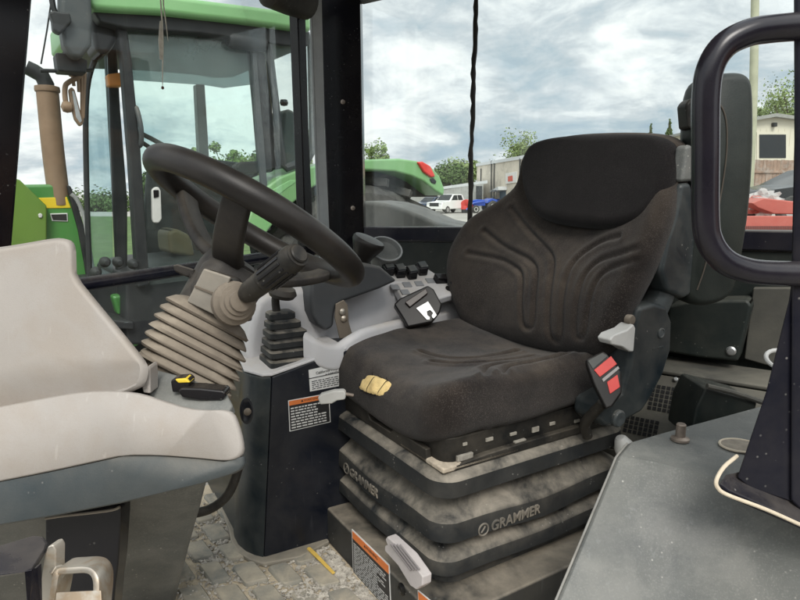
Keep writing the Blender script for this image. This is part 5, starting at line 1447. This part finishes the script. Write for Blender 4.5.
# raised bank at the right that carries the building, the fence and the black car
BZ = 1.2
bm = bmesh.new()
b_prism(bm, [V((6.2, 13.5, -.1)), V((60, 8, -.1)), V((60, 70, -.1)), V((16, 70, -.1)), V((8.2, 30, -.1))], V((0, 0, .1 + BZ)))
tag(finish('bank', bm, M_ground, None, smooth=0), kind='structure')
# building at the right, with its window, lamp and eaves
bl_Y = 34.0
rbd = thing('cream_building', 'cream sided building with one dark window behind the utility pole', 'building', at(770, 195, bl_Y) * 1.0)
M_cream = mat('cream metal siding', (.56, .52, .42), .7, 0, .05, 1.0)
x0 = at(738, 150, bl_Y).x; x1 = at(900, 150, bl_Y).x
pk_ = at(772, 117.5, bl_Y); ev0 = at(738, 123, bl_Y).z; ev1 = at(812, 123, bl_Y).z
gab = [V((x0, bl_Y, 0)), V((at(812, 150, bl_Y).x, bl_Y, 0)), V((at(812, 150, bl_Y).x, bl_Y, ev1)), V((pk_.x, bl_Y, pk_.z)), V((x0, bl_Y, ev0))]
prism('wall', gab, (0, 14, 0), M_cream, rbd, 0)
e0, e1p, e2p = V((x0 - .3, bl_Y - .4, ev0 - .05)), V((pk_.x, bl_Y - .4, pk_.z)), V((at(812, 150, bl_Y).x + .3, bl_Y - .4, ev1 - .05))
prism('roof', [e0, e1p, e2p, e2p + Z_ * .16, e1p + Z_ * .18, e0 + Z_ * .16], (0, 14.6, 0), mat('grey roof edge', (.24, .24, .22), .6), rbd, 0)
wf = slab('window', [(757, 132), (789, 132), (789, 161), (757, 161)], bl_Y - .04, None, .08, M_cream, rbd, .01)
slab('pane', [(759.5, 134.5), (786, 134.5), (786, 158), (759.5, 158)], bl_Y - .07, None, .06, M_cglass, wf, 0)
slab('wall_lamp', [(774, 122.5), (777.5, 122.5), (777.5, 126.5), (774, 126.5)], bl_Y - .25, None, .25, M_trim, rbd, .02)
bm = bmesh.new()
for k in range(46):
    xx = x0 + .15 + k * .33
    if xx > at(812, 150, bl_Y).x - .1: break
    b_box(bm, V((xx, bl_Y - .008, (ev0 - .3) / 2)), AX, (.022, .008, (ev0 - .3) / 2))
finish('siding_ribs', bm, M_cream, rbd, smooth=0)
# board fence before it
fY = 25.0
fnc = thing('board_fence', 'weathered reddish board fence below the cream building', 'fence', V((at(770, 190, fY).x, fY, 0)))
M_board = mat('weathered boards', (.26, .175, .13), .9, 0, .3, 3, stain=(.36, .33, .30), stain_amt=.6, stain_scale=2)
bm = bmesh.new()
xx = at(738, 170, fY).x; rr = random.Random(6)
zf = at(770, 160, fY).z
while xx < at(830, 170, fY).x:
    b_box(bm, V((xx + .07, fY + rr.uniform(-.01, .01), zf / 2 + rr.uniform(-.02, .02))), AX, (.066, .012, zf / 2))
    xx += .142
finish('boards', bm, M_board, fnc, smooth=0)
box('rail', V((at(784, 170, fY).x, fY - .04, zf * .86)), (at(830, 170, fY).x - at(784, 170, fY).x, .025, .05), M_board, fnc, bevel=.005)
# pole
pp = at(754, 40, 21)
po = tube('utility_pole', [V((at(750.5, 190, 21).x, 21, 0)), V((at(752.5, 120, 21).x, 21, at(752, 120, 21).z)), V((at(756, -60, 21).x, 21, at(756, -60, 21).z))], [.15, .135, .115], mat('weathered grey green pole', (.36, .36, .26), .9, 0, .12, 3, bump=.3, bscale=12), None, 14, 4)
tag(po, 'weathered pale utility pole rising before the cream building', 'pole')
# black car beyond
t, P, hw = car('parked_car', 'black car parked before the board fence', 'car', V((at(741, 199, 17).x, 17, BZ)), RAD(188), M_kpaint,
    [(0, .4), (0, .75), (.2, .9), (1.0, 1.0), (1.2, 1.05), (2.0, 1.45), (2.4, 1.52), (3.4, 1.5), (4.2, 1.1), (4.7, 1.02), (4.75, .5), (4.2, .36), (.5, .34)],
    [[(1.45, 1.08), (2.05, 1.41), (2.75, 1.45), (2.75, 1.06)], [(2.85, 1.06), (2.85, 1.45), (3.35, 1.42), (3.85, 1.1)]], 4.75, 1.85)
# red bed trailer with plastic wrapped load
tY = 9.0
tr_ = thing('red_trailer', 'red steel trailer with a mesh tail close behind the rear window', 'trailer', V((at(770, 240, tY).x, tY, 0)))
M_tred = mat('faded red paint', (.40, .085, .065), .5, 0, .12, 2, dust=.3, dcol=(.45, .25, .2))
xa, xb = at(735, 220, tY).x, at(840, 220, tY).x
za, zb2 = at(770, 216, tY).z, at(770, 226, tY).z
prism('side_panel', [V((xa, tY, zb2 - .55)), V((xb, tY, zb2 - .55)), V((xb, tY, za)), V((xa, tY, za))], (0, .08, 0), M_tred, tr_, .012)
prism('bed', [V((xa, tY + .082, zb2 - .3)), V((xb, tY + .082, zb2 - .3)), V((xb, tY + 2.0, zb2 - .3)), V((xa, tY + 2.0, zb2 - .3))], (0, 0, .2), M_tred, tr_, .01)
lst = []
k = xa
while k < xb:
    for j in range(4): lst.append((V((k, tY - .004, zb2 - .01 - j * .022)), AX, (.007, .004, .007)))
    k += .026
boxes('mesh_holes', lst, M_dark, tr_, 0, smooth=0)
for wx in (xa + .4, xb - .4):
    lathe('wheel', [(.1, -.1), (.3, -.11), (.34, -.05), (.34, .05), (.3, .11), (.1, .1)], V((wx, tY + .6, .34)), V((1, 0, 0)), M_tyre, tr_, 20)
# tilted red tray on the load
ty = slab('red_tray', [(751, 203), (764, 198), (800, 202), (830, 206), (830, 215), (774, 214), (758, 208)], tY + .35, None, .6, M_tred, None, .02)
tag(ty, 'tilted red steel tray lying on the trailer load', 'tray')
bm = bmesh.new(); rw = random.Random(12)
cc = at(762, 203, tY + .75)
bmesh.ops.create_icosphere(bm, subdivisions=4, radius=1.0)
from mathutils import noise as mnoise
for v in bm.verts:
    n_ = 1 + .45 * mnoise.noise(v.co * 2.1) + .22 * mnoise.noise(v.co * 5.3)
    v.co = cc + V((v.co.x * .27 * n_, v.co.y * .26 * n_, v.co.z * .19 * n_))
pm = bpy.data.materials.new('clear wrap'); pm.use_nodes = True
nn = pm.node_tree.nodes; pb_ = nn['Principled BSDF']
pb_.inputs['Base Color'].default_value = (.62, .60, .58, 1); pb_.inputs['Roughness'].default_value = .2
mxp = nn.new('ShaderNodeMixShader'); tp_ = nn.new('ShaderNodeBsdfTransparent')
mxp.inputs[0].default_value = .5
pm.node_tree.links.new(tp_.outputs[0], mxp.inputs[1]); pm.node_tree.links.new(pb_.outputs[0], mxp.inputs[2])
pm.node_tree.links.new(mxp.outputs[0], nn['Material Output'].inputs[0])
wrp = finish('plastic_wrap', bm, pm, None, smooth=30)
tag(wrp, 'crumpled clear plastic wrap heaped on the red trailer', 'plastic wrap')
rb2 = random.Random(3)
ld = slab('wrapped_part', [(748, 206), (757, 195), (776, 199), (774, 213), (750, 214)], tY + .6, None, .4, M_tred, None, .04)
tag(ld, 'red machine part wrapped in clear plastic on the trailer', 'machine part')

# ================================================================ TREES
def leaf_mat(name, c, v):
    m = mat(name, c, .75, 0, v, .5, spec=.25)
    b = m.node_tree.nodes['Principled BSDF']
    b.inputs['Subsurface Weight'].default_value = 0
    return m
M_leafs = [leaf_mat('oak leaves', (.14, .20, .06), .35), leaf_mat('dark leaves', (.08, .125, .04), .35), leaf_mat('pale leaves', (.19, .245, .095), .3)]
M_bark = mat('bark', (.09, .07, .05), .95, 0, .3, 3, bump=.6, bscale=8)
def tree(pos, h, w, lm, label, seed, n=2600, leaf=.33, trunkfrac=.28, group='trees round the yard', kind='broadleaf_tree', conic=False):
    r = random.Random(seed)
    t = thing(kind, label, 'tree', pos, group)
    bm = bmesh.new()
    b_tube(bm, crom([V(pos), V(pos) + V((r.uniform(-.2, .2), 0, h * .3)), V(pos) + V((r.uniform(-.4, .4), 0, h * .62)), V(pos) + V((r.uniform(-.5, .5), 0, h * .85))], 3), [.028 * h, .006 * h], 8)
    cl = []
    nb_ = 34 if not conic else 46
    for k in range(nb_):
        if conic:
            f = r.random(); zz_ = h * (.12 + .88 * f); rad = w * .5 * (1 - f) * .9
            a = r.uniform(0, 6.28); c = V(pos) + V((math.cos(a) * rad, math.sin(a) * rad, zz_)); s = max(.3, w * .30 * (1.12 - f))
        else:
            a = r.uniform(0, 6.28); el = r.uniform(-.35, 1.0); rr_ = r.uniform(.25, 1.12)
            c = V(pos) + V((math.cos(a) * w * .40 * rr_ * math.cos(el), math.sin(a) * w * .40 * rr_ * math.cos(el), h * (.60 + .33 * math.sin(el) * rr_)))
            s = w * r.choice((.06, .09, .12, .17))
        cl.append((c, s))
        b_tube(bm, crom([V(pos) + V((0, 0, min(h * .35 + k * h * .01, (c.z - pos[2]) * .7))), (V(pos) + V((0, 0, h * .45))).lerp(c, .5) - V((0, 0, h * .03)), c], 2), [.010 * h, .003 * h], 5)
    finish('trunk', bm, M_bark, t, smooth=60)
    bm = bmesh.new()
    leaf *= .62; n = int(n * 2.1)
    for k in range(n):
        c, s = cl[r.randrange(len(cl))]
        if conic:                              # tiers of drooping branches that narrow to the tip
            f = 1 - r.random() ** .6; tier_ = .72 + .28 * math.sin(f * 40)
            rad = w * .5 * (1 - f) * tier_ * r.random() ** .5; a = r.uniform(0, 6.28)
            c = V(pos) + V((math.cos(a) * rad, math.sin(a) * rad, h * (.15 + .85 * f) - rad * .25)); s = .12
        d = V((r.gauss(0, 1), r.gauss(0, 1), r.gauss(0, .75)))
        d = d.normalized() * s * (r.random() ** .45) * 1.25
        p_ = c + d
        L_ = leaf * r.uniform(.6, 1.3)
        nrm = (d.normalized() + V((r.uniform(-.9, .9), r.uniform(-.9, .9), r.uniform(-.2, 1.0)))).normalized()
        u_ = nrm.orthogonal().normalized(); u_ = Matrix.Rotation(r.uniform(0, 6.28), 3, nrm) @ u_; v_ = nrm.cross(u_)
        bm.faces.new([bm.verts.new(p_ + u_ * L_ * .5), bm.verts.new(p_ + v_ * L_ * .32 + nrm * L_ * .08), bm.verts.new(p_ - u_ * L_ * .5), bm.verts.new(p_ - v_ * L_ * .32 + nrm * L_ * .06)])
    finish('crown', bm, lm, t, smooth=0, recalc=False)
    return t
def tree_at(px, pytop, Y, wpx, *a, **k):
    b = at(px, 200, Y); h = at(px, pytop, Y).z
    tree((b.x, Y, 0), h, wpx / FPX * Y, *a, **k)
tree_at(380, 140, 70, 44, M_leafs[0], 'bushy tree showing above the green fender beside the rear post', 1, leaf=.5)
tree_at(447, 160, 105, 40, M_leafs[1], 'dark bushy tree above the parked cars, left of the black bead', 2, leaf=.75)
tree_at(462, 156, 112, 40, M_leafs[2], 'paler tree behind the black bead on the rear glass', 3, leaf=.8)
tree_at(425, 172, 118, 46, M_leafs[1], 'low tree behind the red tail light of the green tractor', 4, leaf=.8)
tree_at(522, 130, 95, 60, M_leafs[2], 'pale tree rising over the warehouse roof left of the headrest', 5, leaf=.6)
tree_at(546, 145, 100, 36, M_leafs[0], 'tree over the warehouse roof partly behind the headrest', 6, leaf=.6)
tree_at(664, 118, 120, 34, M_leafs[1], 'small pointed conifer peeping over the headrest', 7, n=1500, leaf=.7, kind='conifer_tree', conic=True)
tree_at(646, 123, 125, 26, M_leafs[1], 'lower pointed conifer left of its taller twin over the headrest', 8, n=900, leaf=.7, kind='conifer_tree', conic=True)
tree_at(793, 62, 60, 120, M_leafs[2], 'tall leafy tree standing over the cream building', 9, n=3600, leaf=.42)
tree_at(766, 84, 66, 62, M_leafs[2], 'leafy tree between the utility pole and the taller tree', 10, leaf=.42)
tree_at(232, 138, 48, 52, M_leafs[0], 'leafy tree seen through the green tractor cab', 11, leaf=.4)
tree_at(185, 143, 55, 50, M_leafs[2], 'leafy tree seen past the steering wheel of the green tractor', 12, leaf=.45)
tree_at(165, 170, 40, 60, M_leafs[1], 'low tree beyond the door glass of the green tractor', 13, leaf=.4)
tree_at(292, 118, 52, 40, M_leafs[0], 'tree seen through the rear quarter glass of the green tractor', 14, leaf=.4)
tree_at(200, 165, 60, 70, M_leafs[1], 'broad low tree filling the view through the green tractor', 15, leaf=.5)
tree_at(270, 150, 60, 50, M_leafs[1], 'dark tree behind the post of the green tractor cab', 16, leaf=.5)
tree_at(95, 200, 70, 80, M_leafs[1], 'low dark tree beyond the green tractor hood', 17, leaf=.6)
tree_at(408, 176, 120, 50, M_leafs[0], 'low bushy tree left of the dark blue car', 18, leaf=.8)

# ================================================================ OUT OF FRAME: ORANGE LOADER, AND A SHED ADDED FOR DARK REFLECTIONS
shd = thing('added_dark_shed', 'unseen dark brown shed block added behind the camera to darken reflections', 'building', V((-2, -11, 0)))  # unseen, added so black paint and glass mirror something dark
box('wall', V((-2, -13, 2.6)), (13, 2.5, 2.6), mat('brown siding', (.085, .06, .045), .7, 0, .15, 1), shd, bevel=0)
box('roof', V((-2, -13, 5.3)), (13.4, 2.9, .12), M_trim, shd, bevel=0)
lod = thing('orange_loader', 'orange loader parked on the door side of the cab, out of frame', 'loader', V((5, .2, 0)))
M_ol = mat('orange machine paint', (.42, .16, .03), .4, 0, .12, 2, dust=.3)
box('body', V((5.0, .6, 1.35)), (.9, 2.3, .55), M_ol, lod, bevel=.08, seg=3)
box('engine_hood', V((5.0, -1.0, 2.1)), (.7, 1.0, .35), M_ol, lod, bevel=.1, seg=3)
box('cab', V((5.0, .8, 2.55)), (.75, .75, .65), M_trim, lod, bevel=.06)
box('cab_roof', V((5.0, .8, 3.28)), (.85, .9, .08), M_ol, lod, bevel=.04)
tube('boom', [V((4.1, 2.4, 2.0)), V((4.1, 1.0, 2.5)), V((4.1, -.6, 1.6))], .14, M_ol, lod, 10, 4)
for y in (-1.1, 1.7):
    lathe('wheel', [(.2, -.22), (.62, -.24), (.7, -.1), (.7, .1), (.62, .24), (.2, .22)], V((4.25, y, .7)), V((1, 0, 0)), M_tyre, lod, 32)
